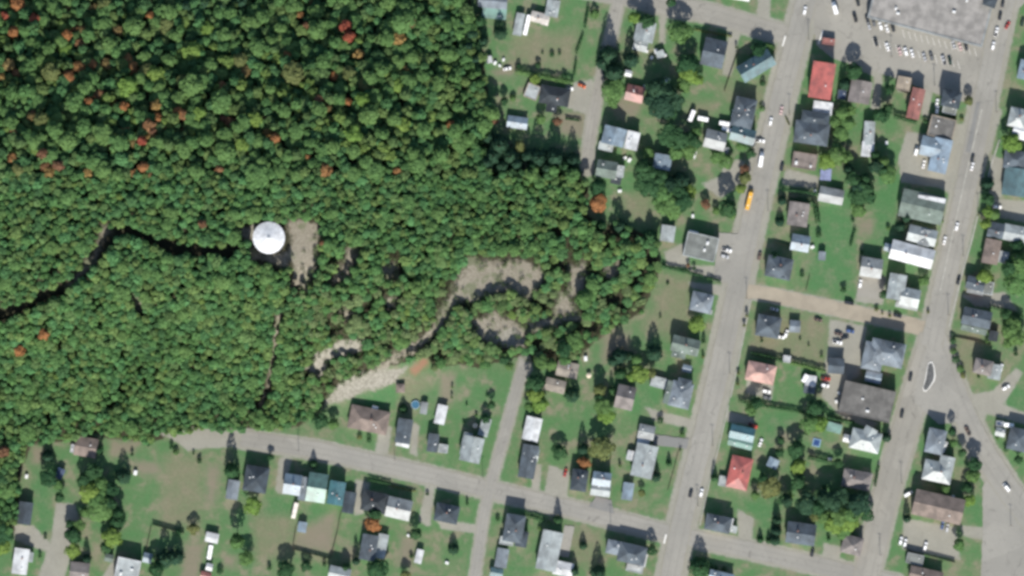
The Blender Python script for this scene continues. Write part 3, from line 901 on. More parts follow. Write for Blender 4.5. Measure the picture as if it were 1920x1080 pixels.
B('house', 'house', 'slate house at the main street corner', 'slate house with garage and white porch at the main and lower street corner', Hh(1185, 1038, 50, 34, 'slate', 5.2, 'u', -13, 24), Hh(1152, 1026, 28, 24, 'lslate', 4.6, 'u', -13, 20), Sh(1208, 1050, 7, 24, 'white', 2.6, 'v'), F(1190, 1066, 32, 14, 'ptar', 2.4))
B('house', 'house', 'dark grey house with a pink patio', 'dark grey hipped house with a pale triangular slope above a pinkish patio', Hh(838, 962, 42, 32, 'dslate', 4.6, 'u', -12, 26))
B('house', 'house', 'pale grey duplex', 'pale grey gabled duplex with a light south slope on lower street', G(748, 953, 44, 36, 'lgrey', 4.4, 'u', -13, 22))
B('house', 'house', 'dark green-grey house behind a hedge', 'dark green-grey hipped house behind a clipped hedge', Hh(703, 941, 46, 36, 'charcoal', 4.0, 'u', -12, 22))
B('garage', 'garage', 'charcoal narrow garage', 'charcoal narrow garage between teal garage and dark green-grey house', G(655, 942, 20, 38, 'dslate', 3.2, 'v', -10, 18), rich=False)
B('garage', 'garage', 'teal garage', 'teal metal garage with its ridge running down the plot', G(631, 924, 28, 42, 'teal', 4.0, 'v', -10, 26))
B('house', 'house', 'mint house', 'mint metal-roofed house with a darker north slope', G(595, 914, 34, 52, 'mint', 4.4, 'u', -9, 26))
B('house', 'house', 'slate and white house next to the mint one', 'slate and white house with a grey side wing next to the mint house', G(549, 908, 30, 36, 'bluegrey', 4.4, 'u', -9, 26), G(570, 916, 14, 42, 'lslate', 3.6, 'v', -9, 16))
B('shed', 'shed', 'small bluish shed below the camper', 'small bluish white shed south of the cream camper', G(567, 988, 14, 17, 'bluegrey', 2.4, 'v', -10), rich=False)
B('house', 'house', 'dark slate house by the tall spruce', 'dark slate hipped house between tall spruce and gravel drive', Hh(481, 898, 42, 46, 'dslate', 4.6, 'v', -10, 24))
B('garage', 'garage', 'grey striped garage', 'grey garage with one white slope below the tall spruce', G(437, 918, 20, 34, 'lslate', 3.0, 'v', -9, 24), rich=False)
B('bungalow', 'house', 'wide brown bungalow', 'wide brown hipped bungalow below the rocky slope', Hh(692, 787, 72, 42, 'brown', 3.4, 'u', -12, 20))
B('shed', 'shed', 'tiny white shed behind the bungalow', 'tiny white shed behind the wide brown bungalow', G(703, 767, 9, 9, 'white', 2.6), rich=False)
B('house', 'house', 'slate house with a white porch', 'slate house with a white front porch beside the brown bungalow', G(758, 808, 26, 44, 'slate', 4.8, 'v', -9, 26), Sh(755, 834, 24, 6, 'white', 2.5))
B('garage', 'garage', 'brilliant white carport', 'brilliant white flat metal carport on the grass', G(827, 777, 17, 34, 'white', 2.8, 'v', -13, 6), rich=False)
B('house', 'house', 'small slate pair of houses', 'small slate house in two offset blocks below the white carport', G(812, 830, 18, 32, 'slate', 3.8, 'v', -8, 22), F(831, 841, 18, 16, 'lgrey', 2.8, -8))
B('house', 'house', 'pale house by the lane corner', 'pale grey gabled house at the garden lane and lower street corner', G(885, 842, 36, 46, 'pale', 4.6, 'v', -13, 26), G(874, 832, 14, 40, 'pale', 4.0, 'v', -13, 20))
B('shed', 'shed', 'pale long shed by the lane', 'pale long shed north of the pale corner house', G(909, 801, 16, 32, 'pale', 2.6, 'v', -16, 10), rich=False)
B('shed', 'shed', 'grey shed by the round pool', 'grey narrow shed beside the round blue pool', G(795, 765, 11, 20, 'lgrey', 2.6, 'v', -8), rich=False)
B('shed', 'shed', 'brown hut below the red soil', 'brown square hut below the strip of red soil', Hh(751, 728, 14, 14, 'brown', 2.6, 'u', 0, 20), rich=False)
# --- south-west
B('house', 'house', 'brown house under the wood', 'brown house with a bright white shed end under the wood edge', G(162, 838, 40, 34, 'brown', 3.2, 'u', -10, 18), G(139, 841, 10, 13, 'white', 2.6, 'v', -10, 12))
B('barn', 'barn', 'charcoal barn in the south-west', 'charcoal long barn beside the bright green strip', G(48, 962, 24, 40, 'dslate', 3.6, 'v', -8, 14), rich=False)
B('house', 'house', 'white house in the south-west corner', 'white-roofed house with a small side wing in the south-west corner', G(40, 1052, 26, 46, 'white', 4.0, 'v', -8, 14), G(56, 1044, 12, 16, 'pale', 3.0, 'v', -8))
B('house', 'house', 'taupe house on the bottom edge', 'taupe roofed house cut by the bottom edge in the south-west', G(150, 1072, 34, 34, 'taupe', 3.4, 'u', -6, 18))
B('garage', 'building', 'pale workshop on the bottom edge', 'pale grey workshop cut by the bottom edge beside a fenced plot', F(240, 1070, 44, 46, 'ptar', 5.6, -12, 'white'), rich=False)
B('shed', 'shed', 'small white shed at the fenced plot', 'small bluish white shed east of the pale workshop', G(277, 1046, 14, 16, 'bluegrey', 2.4), rich=False)
B('shed', 'shed', 'white shed beside the dirt plot', 'white shed with a stepped side beside the brown dirt plot', G(398, 1008, 22, 16, 'white', 2.8, 'u', -12, 8), rich=False)
B('shed', 'shed', 'white hut at the bottom of the dirt plot', 'white little hut below the row of trailers', G(393, 1063, 10, 11, 'white', 2.4), rich=False)
B('shed', 'shed', 'reddish roof on the bottom edge', 'reddish roofed shed cut by the bottom edge', G(386, 1080, 18, 14, 'rbrown', 2.8), rich=False)
B('house', 'house', 'steel-blue long house', 'steel-blue ribbed long house beside a white mobile home', G(692, 1026, 28, 46, 'slate', 4.2, 'v', -10, 20))
B('mobile_home', 'mobile home', 'white mobile home', 'white mobile home lying beside the steel-blue long house', G(716, 1024, 17, 44, 'pale', 2.9, 'v', -11, 8), rich=False)
B('house', 'house', 'white roof cut by the bottom edge', 'white-roofed house cut by the bottom edge west of the steel-blue house', G(637, 1076, 38, 24, 'pale', 4.6, 'u', -13, 18))
B('shed', 'shed', 'narrow white shed on the brown lawn', 'narrow white shed on the brown lawn east of the mobile home', G(786, 1043, 11, 24, 'white', 2.4, 'v', -14, 12), rich=False)
B('shed', 'shed', 'blue tarpaulin shed in the orchard', 'blue and white sheeted shed among the south-west trees', G(113, 888, 12, 18, 'navy', 2.4, 'v', -25), rich=False)
B('shed', 'shed', 'weathered hut in the trees', 'grey hut between fence and trees in the south-west', G(205, 1046, 14, 12, 'greygreen', 2.4), rich=False)
# --- middle block between the two main streets
B('store', 'shop', 'red-roofed store', 'red metal-roofed tall store with a white back extension on main street', G(1540, 152, 40, 66, 'red', 6.6, 'v', -9, 8), F(1542, 203, 36, 24, 'white', 4.2, -8, 'white'), F(1578, 178, 16, 18, 'navy', 3, -8, 'slate'), side=0)
B('house', 'building', 'slate building south of the red store', 'slate L-shaped building directly south of the red store', Hh(1521, 250, 62, 40, 'slate', 5.0, 'u', -8, 20), Hh(1528, 222, 50, 22, 'dslate', 5.0, 'u', -8, 20))
B('house', 'house', 'taupe house east of the red store', 'taupe gabled house east of the red store', G(1612, 173, 38, 40, 'taupe', 4.8, 'v', -10, 24))
B('house', 'house', 'narrow red-brown house', 'narrow red-brown metal-roofed house facing the big car park', G(1716, 195, 22, 56, 'rbrown', 4.6, 'v', -13, 24))
B('house', 'house', 'dark slate house facing the car park', 'dark slate house in deep shade facing the big car park', Hh(1782, 186, 34, 30, 'dslate', 6.0, 'u', -13, 26), F(1780, 206, 26, 16, 'tar', 2.8))
B('shop', 'shop', 'grey flat shop on east street', 'grey flat-roofed shop with a pale rim on east street', F(1765, 240, 48, 40, 'dtar', 4.0, -14, 'tan'))
B('shop', 'shop', 'light blue metal building', 'light blue metal-roofed L-shaped building on a gravel yard', G(1762, 292, 32, 62, 'lblue', 4.2, 'v', -13, 12), G(1744, 276, 36, 34, 'bluegrey', 4.2, 'u', -13, 16))
B('house', 'house', 'long pale house with a white end', 'long pale house with a white south end among green lawns', G(1629, 250, 18, 42, 'pale', 3.6, 'v', -4, 18), G(1626, 280, 20, 26, 'white', 3.6, 'v', -6, 10))
B('shop', 'shop', 'brown flat building by the tan yard', 'brown flat building north of the tan yard on main street', F(1508, 302, 46, 30, 'btar', 3.6, -9, 'brown'))
B('shed', 'shed', 'periwinkle blue shed', 'periwinkle blue small shed east of the brown flat building', G(1548, 326, 18, 22, 'peri', 2.8, 'v', -5, 14), rich=False)
B('shed', 'shed', 'pale long shed with a white slope', 'pale long shed with a white south slope on the green lawn', G(1558, 367, 44, 26, 'lgrey', 3.2, 'u', -11, 20), rich=False)
B('house', 'house', 'taupe house inside a tall hedge', 'taupe house wrapped by a tall dark hedge', G(1496, 402, 36, 42, 'taupe', 4.4, 'v', -8, 20))
B('house', 'house', 'light grey house with a white south slope', 'light grey house with a whitish south slope south of the hedged house', G(1500, 456, 32, 28, 'bluegrey', 3.8, 'u', -10, 22))
B('house', 'house', 'dark slate corner house on the gravel road', 'dark slate house at the corner of main street and gravel road', Hh(1460, 502, 46, 38, 'slate', 5.2, 'u', -12, 22), G(1470, 505, 24, 30, 'dslate', 4.8, 'v', -10, 20))
B('shed', 'shed', 'small grey shed on the middle lawn', 'small grey shed on the middle lawn', G(1541, 480, 11, 14, 'lslate', 2.6, 'v', -5), rich=False)
B('garage', 'building', 'pale workshop with a white roof strip', 'pale grey-green workshop with a bright white roof strip on east street', G(1728, 388, 80, 50, 'greygreen', 5.0, 'u', -13, 16), Sh(1745, 377, 50, 14, 'white', 5.6, 'u', -9, 3), side=0)
B('house', 'house', 'pale grey house north of the white hall', 'pale grey gabled house directly north of the long white hall', G(1728, 442, 52, 28, 'pale', 4.6, 'u', -14, 20), G(1733, 446, 20, 28, 'lgrey', 4.8, 'v', -14, 20))
B('hall', 'building', 'long white hall', 'long white metal-roofed hall reaching east street', G(1709, 477, 80, 34, 'white', 4.6, 'u', -15, 20), side=0)
B('shed', 'shed', 'small white shed at the hall', 'small white shed at the west end of the long white hall', G(1664, 464, 11, 12, 'bluegrey', 2.4), rich=False)
B('house', 'house', 'grey house on the concrete drive', 'grey gabled house at the head of a wide concrete drive', G(1633, 502, 38, 34, 'lgrey', 4.2, 'u', -9, 20))
B('house', 'house', 'light grey gabled house above the gravel road', 'light grey multi-gabled house at gravel road and east street', G(1680, 538, 30, 46, 'pale', 5.0, 'v', -10, 24), G(1705, 558, 34, 32, 'pale', 4.6, 'u', -12, 22), G(1700, 570, 40, 16, 'lgrey', 3.2, 'u', -12, 14))
B('house', 'house', 'slate hipped house below the gravel road', 'slate hipped house at the west end of the gravel road', Hh(1440, 612, 42, 38, 'slate', 4.8, 'u', -10, 24))
B('garage', 'garage', 'small slate garage beside the white car', 'small slate garage east of the slate hipped house', G(1490, 612, 18, 20, 'lslate', 2.8, 'u', -4, 20), rich=False)
B('shed', 'shed', 'white box shed on the fence line', 'white box shed on the long dark fence line', F(1475, 673, 14, 13, 'white', 2.8, -8, 'white'), rich=False)
B('garage', 'garage', 'slate garage in the gravel yard', 'slate square garage in the gravel yard', G(1567, 686, 28, 27, 'slate', 3.4, 'u', -4, 18), rich=False)
B('house', 'house', 'big slate-blue house', 'big slate-blue house with several hips on east street', Hh(1662, 662, 62, 44, 'lslate', 6.6, 'u', -12, 22), Hh(1636, 668, 36, 50, 'lslate', 6.2, 'v', -12, 22), Hh(1672, 655, 40, 26, 'slate', 7.0, 'u', -12, 20))
B('house', 'house', 'pink house on main street', 'pink hipped house with a light south slope on main street', Hh(1426, 699, 52, 34, 'pink', 4.6, 'u', -12, 24))
B('shed', 'shed', 'white square shed below the fence', 'white square shed with a dark annexe beside the red vehicle', F(1520, 714, 20, 20, 'white', 2.8, -8, 'white'), Sh(1517, 731, 20, 12, 'slate', 2.2, 'u', -8), rich=False)
B('hall', 'building', 'big grey flat hall', 'big grey flat-roofed hall on east street', F(1625, 753, 98, 60, 'dtar', 5.6, -13, 'dtar'), side=3)
B('shed', 'building', 'pale block between the big house and the hall', 'pale small block between big slate-blue house and big grey hall', G(1637, 707, 28, 18, 'bluegrey', 3.2, 'u', -12, 14), rich=False)
B('house', 'house', 'pale grey house with a valley roof', 'pale grey house with crossing gables below the big grey hall', Hh(1622, 826, 54, 36, 'pale', 4.8, 'u', -13, 22), G(1625, 818, 22, 34, 'pale', 5.0, 'v', -30, 20))
B('shed', 'shed', 'white shed at the valley-roof house', 'white small shed west of the pale valley-roofed house', G(1588, 822, 12, 12, 'white', 2.6), rich=False)
B('shed', 'shed', 'pale mint shed under the hall', 'pale mint shed below the big grey hall', Sh(1564, 802, 26, 16, 'mint', 2.4, 'u', -15, 5), rich=False)
B('house', 'house', 'teal house on main street', 'teal metal-roofed house on main street north of the red one', G(1391, 812, 44, 24, 'teal', 4.0, 'u', -13, 26), G(1388, 830, 44, 16, 'mint', 3.4, 'u', -14, 14))
B('house', 'house', 'red metal-roofed house', 'red metal-roofed house with a pale porch south of the teal house', Hh(1386, 886, 38, 58, 'red', 4.4, 'v', -13, 18), F(1357, 902, 19, 19, 'ptar', 2.4, -10))
B('shed', 'shed', 'white-blue small house behind the red one', 'white and blue small cabin east of the red-roofed house', G(1449, 868, 18, 16, 'bluegrey', 3.0, 'v', -25, 20), rich=False)
B('house', 'house', 'taupe house on the branch street', 'taupe hipped house with a dark corner north of the dark tree clump', Hh(1606, 899, 52, 32, 'taupe', 4.4, 'u', -11, 24))
B('house', 'house', 'slate house with a white block', 'slate house with a white rear block at main street corner', Hh(1346, 981, 46, 28, 'slate', 5.0, 'u', -12, 22), F(1364, 977, 20, 15, 'white', 3.4, -14, 'white'), Sh(1374, 992, 14, 12, 'pale', 2.4))
B('house', 'house', 'slate gabled house with a white kerb', 'slate gabled house south of the dark tree clump', G(1501, 1000, 52, 38, 'slate', 4.6, 'u', -8, 22))
B('house', 'house', 'brown-grey hipped house at the branch corner', 'brown-grey hipped house at the lower corner of the branch street', Hh(1597, 1022, 36, 32, 'taupe', 4.0, 'u', -14, 24))
B('house', 'house', 'bluish white roof on the bottom edge', 'bluish white roofed house cut by the bottom edge near main street', G(1352, 1082, 44, 18, 'bluegrey', 3.4, 'u', -13))
B('house', 'building', 'long brown block', 'long brown gabled block with a grey north slope between the branches', G(1758, 950, 92, 46, 'brown', 5.6, 'u', -13, 20), side=5)
B('house', 'house', 'pale house north of the brown block', 'pale grey house north of the long brown block', Hh(1757, 884, 52, 36, 'pale', 4.6, 'u', -12, 22), G(1772, 876, 26, 40, 'pale', 4.6, 'v', -13, 18))
B('house', 'house', 'blue-grey house at the fork', 'blue-grey house with a white edge at the fork of the streets', Hh(1753, 827, 32, 44, 'lslate', 5.6, 'v', -13, 20), Sh(1769, 838, 7, 20, 'white', 3, 'v', -22))
B('garage', 'building', 'grey flat garage at the bottom', 'grey flat garage below the row of white cars', F(1715, 1048, 32, 20, 'tar', 3.2, -13, 'lgrey'), rich=False)
B('house', 'house', 'beige roof at the bottom by the car park', 'pinkish beige roofed house cut by the bottom edge', G(1735, 1080, 60, 26, 'brown', 3.6, 'u', -13))
# --- east edge
B('house', 'house', 'white and grey house on the east edge', 'white and grey house cut by the east edge near the tree', Hh(1908, 222, 34, 34, 'pale', 6.0, 'v', -13, 22), G(1914, 246, 30, 30, 'white', 5.4, 'u', -14, 14))
B('house', 'house', 'grey house below the bright tree on the east edge', 'grey hipped house below the bright tree on the east edge', Hh(1902, 300, 40, 32, 'slate', 4.4, 'u', -8, 20))
B('garage', 'building', 'teal and pale garage on the east edge', 'teal and pale garage cut by the east edge', G(1905, 342, 48, 50, 'tealgrey', 4.2, 'v', -8, 14), rich=False)
B('house', 'house', 'pale roof on the east edge', 'pale bluish roofed building cut by the east edge', G(1902, 438, 42, 28, 'pale', 4.0, 'u', -11, 14))
B('house', 'house', 'slate house next to the pale east roof', 'slate house west of the pale bluish east roof', G(1866, 432, 28, 26, 'slate', 4.6, 'u', -11, 22))
B('house', 'house', 'brown house below the east slate one', 'brown house with a pale east block near the east edge', G(1858, 472, 28, 44, 'brown', 4.4, 'v', -11, 20), F(1880, 482, 20, 22, 'ptar', 3.6, -11))
B('house', 'house', 'blue-grey house with a lilac porch', 'blue-grey house with a lilac-white porch beside east street', G(1828, 532, 32, 22, 'slate', 4.0, 'u', -14, 22), Sh(1828, 546, 30, 9, 'lgrey', 2.6, 'u', -12), F(1852, 540, 20, 24, 'tar', 3, -10))
B('house', 'house', 'slate house above the hedge bend', 'slate house with a pale south roof above the hedge bend', G(1830, 596, 52, 30, 'slate', 5.0, 'u', -12, 22), G(1826, 614, 46, 18, 'greygreen', 3.6, 'u', -13, 14))
B('shed', 'shed', 'dark shed by the east trees', 'dark shed east of the slate house above the hedge bend', G(1862, 630, 15, 17, 'charcoal', 2.6, 'v', -10), rich=False)
B('house', 'house', 'lilac-grey house inside the hedge bend', 'lilac-grey house with a pale garage inside the hedge bend', Hh(1842, 688, 32, 26, 'taupe', 5.0, 'u', -14, 24), G(1864, 697, 22, 26, 'pale', 4.0, 'v', -10, 12))
B('house', 'house', 'slate house at the east end', 'slate house cut by the east edge below the gravel turning', Hh(1908, 824, 36, 40, 'slate', 4.6, 'u', -13, 20), F(1874, 794, 14, 10, 'navy', 2.6, -5), G(1875, 810, 16, 14, 'pale', 2.6))
B('house', 'house', 'pale blue roof at the north-east edge', 'pale blue roofed house cut by the north-east edge', G(1922, 132, 24, 34, 'bluegrey', 4.2, 'v', -13, 18))
B('shed', 'building', 'slate kiosk beside the store', 'slate roofed kiosk at the top edge beside the big store', Hh(1855, 2, 22, 22, 'dslate', 7.4, 'u', -20, 18), rich=False)
B('supermarket', 'store', 'big flat store', 'big flat grey-roofed store with a pale east rim behind the car park', F(1747, 6, 222, 114, 'star', 4.6, -14.5, 'lgrey'), side=2)
B('canopy', 'shelter', 'reddish canopy north of the red store', 'reddish roofed small canopy north of the red store', F(1553, 78, 24, 12, 'rbrown', 3.0, -8, 'rbrown'), rich=False)
B('shed', 'shed', 'junk-yard shed', 'pale leaning shed in the cluttered yard', Sh(1238, 102, 14, 12, 'pale', 2.2, 'u', 20), rich=False)
B('shed', 'shed', 'rusty shed by the narrow red house', 'tan low shed between car park and narrow red-brown house', F(1694, 157, 26, 26, 'tan', 2.6, -10, 'tan'), rich=False)
# ------------------------------------------------------------------ saying where things stand
PENDING = []
DIRS = ['east', 'north-east', 'north', 'north-west', 'west', 'south-west', 'south', 'south-east']
def where(px, py, k):
    r = sorted((max(0, math.hypot(px - x, py - y) - .6 * h), x, y, p) for x, y, h, p in LAND)
    _, x, y, p = r[k]
    d = DIRS[int(round(math.degrees(math.atan2(y - py, px - x)) / 45)) % 8]
    return d, p
def later(o, desc, cat, px, py, group):
    PENDING.append((o, desc, px, py))
    o['category'] = cat
    o['group'] = group

# ------------------------------------------------------------------ water tank on the ridge
TX, TY, TR, TH_ = 505, 446, 8.7, 8.0
TANKW = plain('tank_paint', (.58, .59, .60), .6, .10, scale=.5)
org = P(TX, TY)
tank = obj('water_tank', None, None, org)
tag(tank, 'round white water tank with a shallow cone roof in the hilltop clearing', 'water tank')
obj('tank_wall', MB().add(lathe([(TR, -.6), (TR, TH_), (TR + .1, TH_ + .05)], 64, False)).mesh('tank_wall', [TANKW], True), tank)
cone_h = 2.5
segs = 24
for i in range(segs):                       # roof plates, one to each seam
    a0, a1 = 2 * math.pi * i / segs, 2 * math.pi * (i + 1) / segs - .028
    v = []
    for r, z in ((TR + .25, TH_ + .06), (TR * .5, TH_ + .06 + cone_h * .55), (.7, TH_ + .06 + cone_h)):
        for a in (a0, (a0 + a1) / 2, a1):
            v.append((r * math.cos(a), r * math.sin(a), z))
    pl = obj('roof_plate', mesh('roof_plate', v, [(0, 1, 4, 3), (1, 2, 5, 4), (3, 4, 7, 6), (4, 5, 8, 7)], [TANKW]), tank)
obj('roof_deck', MB().add(lathe([(TR + .2, TH_), (.5, TH_ + cone_h - .04)], 48)).mesh('roof_deck', [plain('tank_seam', (.45, .47, .47), .7)]), tank)
obj('roof_hatch', MB().add(lathe([(.75, TH_ + cone_h - .3), (.75, TH_ + cone_h + .35), (.5, TH_ + cone_h + .6)], 20)).mesh('roof_hatch', [plain('hatch_metal', (.40, .42, .42), .6)]), tank)
rail = MB()
for k in range(9):
    a = math.radians(75 + k * 5)
    rail.box(TR * .93 * math.cos(a) - .03, TR * .93 * math.cos(a) + .03, TR * .93 * math.sin(a) - .03, TR * .93 * math.sin(a) + .03, TH_, TH_ + 1.2)
obj('guard_rail', rail.mesh('guard_rail', [VENTM]), tank)
lad = MB().box(-.3, -.24, TR + .12, TR + .18, 0, TH_ + .9).box(.24, .3, TR + .12, TR + .18, 0, TH_ + .9)
for k in range(26):
    lad.box(-.24, .24, TR + .13, TR + .17, .4 + k * .33, .44 + k * .33)
obj('ladder', lad.mesh('ladder', [VENTM]), tank)
LAND.append((TX, TY, 29, 'white water tank'))

# ------------------------------------------------------------------ traffic island, pools
isl = [(1744, 678), (1748, 678), (1752, 688), (1754, 704), (1752, 714), (1744, 726), (1737, 734), (1732, 734), (1730, 728), (1734, 712), (1737, 695), (1740, 682)]
o0 = P(1742, 706, 0)
island = obj('traffic_island', None, None, o0)
tag(island, 'leaf-shaped traffic island with a white kerb in the street fork', 'traffic island')
pts = [np.array(P(x, y, 0)[:2]) - np.array(o0[:2]) for x, y in isl]
nn = len(pts)
cen = sum(pts) / nn
v, f = [], []
for p in pts:
    for s, z in ((1.0, .2), (1.0, .56), (.0, .56), (.0, .2)):
        q = p if s else p + (cen - p) / np.linalg.norm(cen - p) * .75
        v.append((q[0], q[1], z))
for i in range(nn):
    j = (i + 1) % nn
    f += [(i * 4 + k, j * 4 + k, j * 4 + k + 1, i * 4 + k + 1) for k in range(3)]
obj('kerb', mesh('kerb', v, f, [PAINT]), island)
v = [(*(p + (cen - p) / np.linalg.norm(cen - p) * .7), .5) for p in pts]
me = mesh('island_paving', v, [tuple(range(nn))], [plain('island_tar', (.085, .088, .088), .95, .15, scale=.6)])
if me.polygons[0].normal.z < 0:
    me.flip_normals()
obj('paving', me, island)
LAND.append((1742, 706, 20, 'leaf-shaped traffic island'))

def pool(px, py, r, col, label):
    t = obj('garden_pool', None, None, P(px, py))
    tag(t, label, 'pool')
    obj('pool_wall', MB().add(lathe([(r, 0), (r, 1.25), (r - .18, 1.27), (r - .18, .4)], 28, False)).mesh('pool_wall', [plain('pool_wall', (.45, .55, .6), .6)]), t)
    obj('pool_water', MB().add(lathe([(r - .19, .95), (r - .2, 1.05)], 28)).mesh('pool_water', [plain('pool_water_' + label[:4], col, .08, .05, spec=.5)]), t)
    obj('pool_ladder', MB().box(r - .15, r - .05, -.25, -.18, 0, 1.9).box(r - .15, r - .05, .18, .25, 0, 1.9).box(r - .14, r - .06, -.18, .18, .6, .66).box(r - .14, r - .06, -.18, .18, 1.1, 1.16).mesh('pool_ladder', [VENTM]), t)
pool(779, 759, 2.4, (.05, .13, .20), 'round dark blue garden pool below the brown hut')
LAND.append((779, 759, 8, 'round blue pool'))
t = obj('garden_pool', None, None, P(1531, 830))
tag(t, 'square deep blue pool on the lawn west of the white shed', 'pool')
obj('pool_rim', MB().box(-2.2, 2.2, -2.2, -1.7, 0, .5).box(-2.2, 2.2, 1.7, 2.2, 0, .5).box(-2.2, -1.7, -1.7, 1.7, 0, .5).box(1.7, 2.2, -1.7, 1.7, 0, .5).mesh('pool_rim', [plain('pool_rim', (.2, .32, .42), .6)]), t, rz=math.radians(-13))
obj('pool_water', MB().box(-1.69, 1.69, -1.69, 1.69, .2, .42).mesh('pool_water', [plain('pool_deep', (.03, .06, .16), .1)]), t, rz=math.radians(-13))

# ------------------------------------------------------------------ vehicles
PAINTS = {'white': (.80, .80, .79), 'silver': (.40, .41, .42), 'dark': (.030, .034, .040), 'grey': (.12, .125, .13), 'red': (.34, .045, .035), 'orange': (.52, .13, .05), 'blue': (.06, .10, .22), 'green': (.025, .045, .035), 'pinkish': (.55, .40, .38), 'brown': (.12, .085, .07)}
CP = {k: plain('car_paint_' + k, v, .25, .02, spec=.5) for k, v in PAINTS.items()}
CGL = plain('car_glass', (.012, .015, .018), .06, .02, spec=.6)
TYRE = plain('tyre_rubber', (.018, .018, .018), .9, .05)
RIM = plain('wheel_rim', (.38, .38, .39), .4, .05)
LAMP = plain('lamp_glass', (.75, .74, .70), .2, .02)
TAIL = plain('tail_lamp', (.40, .02, .02), .3, .02)

def loft(st):
    v, f = [], []
    for x, w, z0, z1 in st:
        zm = z0 + (z1 - z0) * .62
        v += [(x, -w * .94, z0), (x, -w, zm), (x, -w * .86, z1), (x, w * .86, z1), (x, w, zm), (x, w * .94, z0)]
    for i in range(len(st) - 1):
        for k in range(6):
            j = (k + 1) % 6
            f.append((i * 6 + k, i * 6 + j, (i + 1) * 6 + j, (i + 1) * 6 + k))
    f.append(tuple(range(5, -1, -1)))
    f.append(tuple((len(st) - 1) * 6 + k for k in range(6)))
    return v, f

def cab(x0, x1, w0, z0, t0, t1, w1, z1):
    v = [(x0, -w0, z0), (x1, -w0, z0), (x1, w0, z0), (x0, w0, z0), (t0, -w1, z1), (t1, -w1, z1), (t1, w1, z1), (t0, w1, z1)]
    return v, box(0, 1, 0, 1, 0, 1)[1]

WHEEL_T = MB().add(([(x, y, z) for (x, z, y) in [(a[0], a[1], a[2]) for a in lathe([(.20, -.11), (.31, -.11), (.33, -.07), (.33, .07), (.31, .11), (.20, .11)], 16, False)[0]]], lathe([(.2, 0)] * 6, 16, False)[1])).mesh('tyre', [TYRE])
WHEEL_R = MB().add(([(a[0], a[2], a[1]) for a in lathe([(.21, -.09), (.21, .09), (.06, .1)], 12)[0]], lathe([(.2, 0)] * 3, 12)[1])).mesh('rim', [RIM])
HEAD = MB().box(-.04, .05, -.17, .17, -.07, .07).mesh('headlight', [LAMP])
TAILM = MB().box(-.05, .04, -.14, .14, -.09, .09).mesh('tail_light', [TAIL])

CARS = {}
def car_meshes(kind):
    if kind in CARS:
        return CARS[kind]
    base = CP['white']
    if kind == 'car':
        L, W = 2.3, .9
        bodyv = loft([(-2.3, .74, .35, .72), (-2.2, .86, .28, .93), (-1.5, .9, .22, .99), (1.0, .9, .22, .97), (1.9, .87, .25, .86), (2.25, .80, .32, .70), (2.32, .7, .38, .6)])
        cabv = cab(-1.72, 1.02, .80, .96, -1.12, .22, .64, 1.42)
        roof = cab(-1.1, .2, .645, 1.42, -1.06, .16, .60, 1.47)
    elif kind == 'suv':
        L, W = 2.35, .94
        bodyv = loft([(-2.35, .84, .4, .95), (-2.25, .92, .3, 1.05), (1.0, .94, .28, 1.05), (2.0, .9, .3, .98), (2.3, .82, .38, .8)])
        cabv = cab(-2.22, 1.05, .84, 1.04, -2.0, .35, .70, 1.68)
        roof = cab(-1.98, .33, .705, 1.68, -1.92, .28, .66, 1.74)
    elif kind == 'pickup':
        L, W = 2.75, .97
        bodyv = loft([(-2.75, .93, .45, 1.05), (-2.7, .96, .4, 1.08), (-.45, .97, .36, 1.08), (1.1, .97, .36, 1.1), (2.3, .94, .38, 1.04), (2.7, .86, .45, .85)])
        cabv = cab(-.55, 1.35, .86, 1.08, -.38, .7, .72, 1.74)
        roof = cab(-.36, .68, .725, 1.74, -.3, .62, .68, 1.8)
    else:
        L, W = 2.6, .98
        bodyv = loft([(-2.6, .92, .4, 1.2), (-2.5, .97, .3, 1.25), (1.6, .97, .3, 1.2), (2.3, .92, .32, 1.0), (2.6, .84, .4, .8)])
        cabv = cab(-2.5, 1.95, .9, 1.2, -2.35, 1.15, .8, 1.92)
        roof = cab(-2.33, 1.1, .805, 1.92, -2.25, 1.0, .76, 1.99)
    m = {'L': L, 'W': W, 'body': MB().add(bodyv).mesh('body', [base]), 'windows': MB().add(cabv).mesh('cabin_glass', [CGL]), 'roof': MB().add(roof).mesh('roof', [base])}
    if kind == 'pickup':
        m['bed'] = MB().box(-2.62, -.62, -.76, .76, 1.085, 1.10).mesh('cargo_bed', [plain('bed_liner', (.03, .03, .032), .9)])
    CARS[kind] = m
    return m

def put_car(kind, px, py, ang, paint, label=None, desc=None, group='cars along the streets'):
    m = car_meshes(kind)
    z = .16 if label or True else 0
    root = obj({'car': 'car', 'suv': 'car', 'pickup': 'pickup_truck', 'van': 'van'}[kind], None, None, P(px, py, float(hill(px, py)) + .2), math.radians(ang))
    obj('body', m['body'], root, mat=CP[paint])
    obj('cabin_glass', m['windows'], root)
    obj('roof', m['roof'], root, mat=CP[paint])
    if 'bed' in m:
        obj('cargo_bed', m['bed'], root)
    for sx in (-1, 1):
        for sy in (-1, 1):
            w = obj('wheel', WHEEL_T, root, (sx * m['L'] * .62, sy * (m['W'] - .1), .33))
            obj('rim', WHEEL_R, w)
    for sy in (-1, 1):
        obj('headlight', HEAD, root, (m['L'] - .06, sy * m['W'] * .62, .66))
        obj('tail_light', TAILM, root, (-m['L'] + .04, sy * m['W'] * .7, .74))
    cat = {'car': 'car', 'suv': 'car', 'pickup': 'pickup', 'van': 'van'}[kind]
    if label:
        tag(root, label, cat, group)
    else:
        later(root, desc or f"{paint if paint != 'dark' else 'black'} {cat}", cat, px, py, group)
    return root

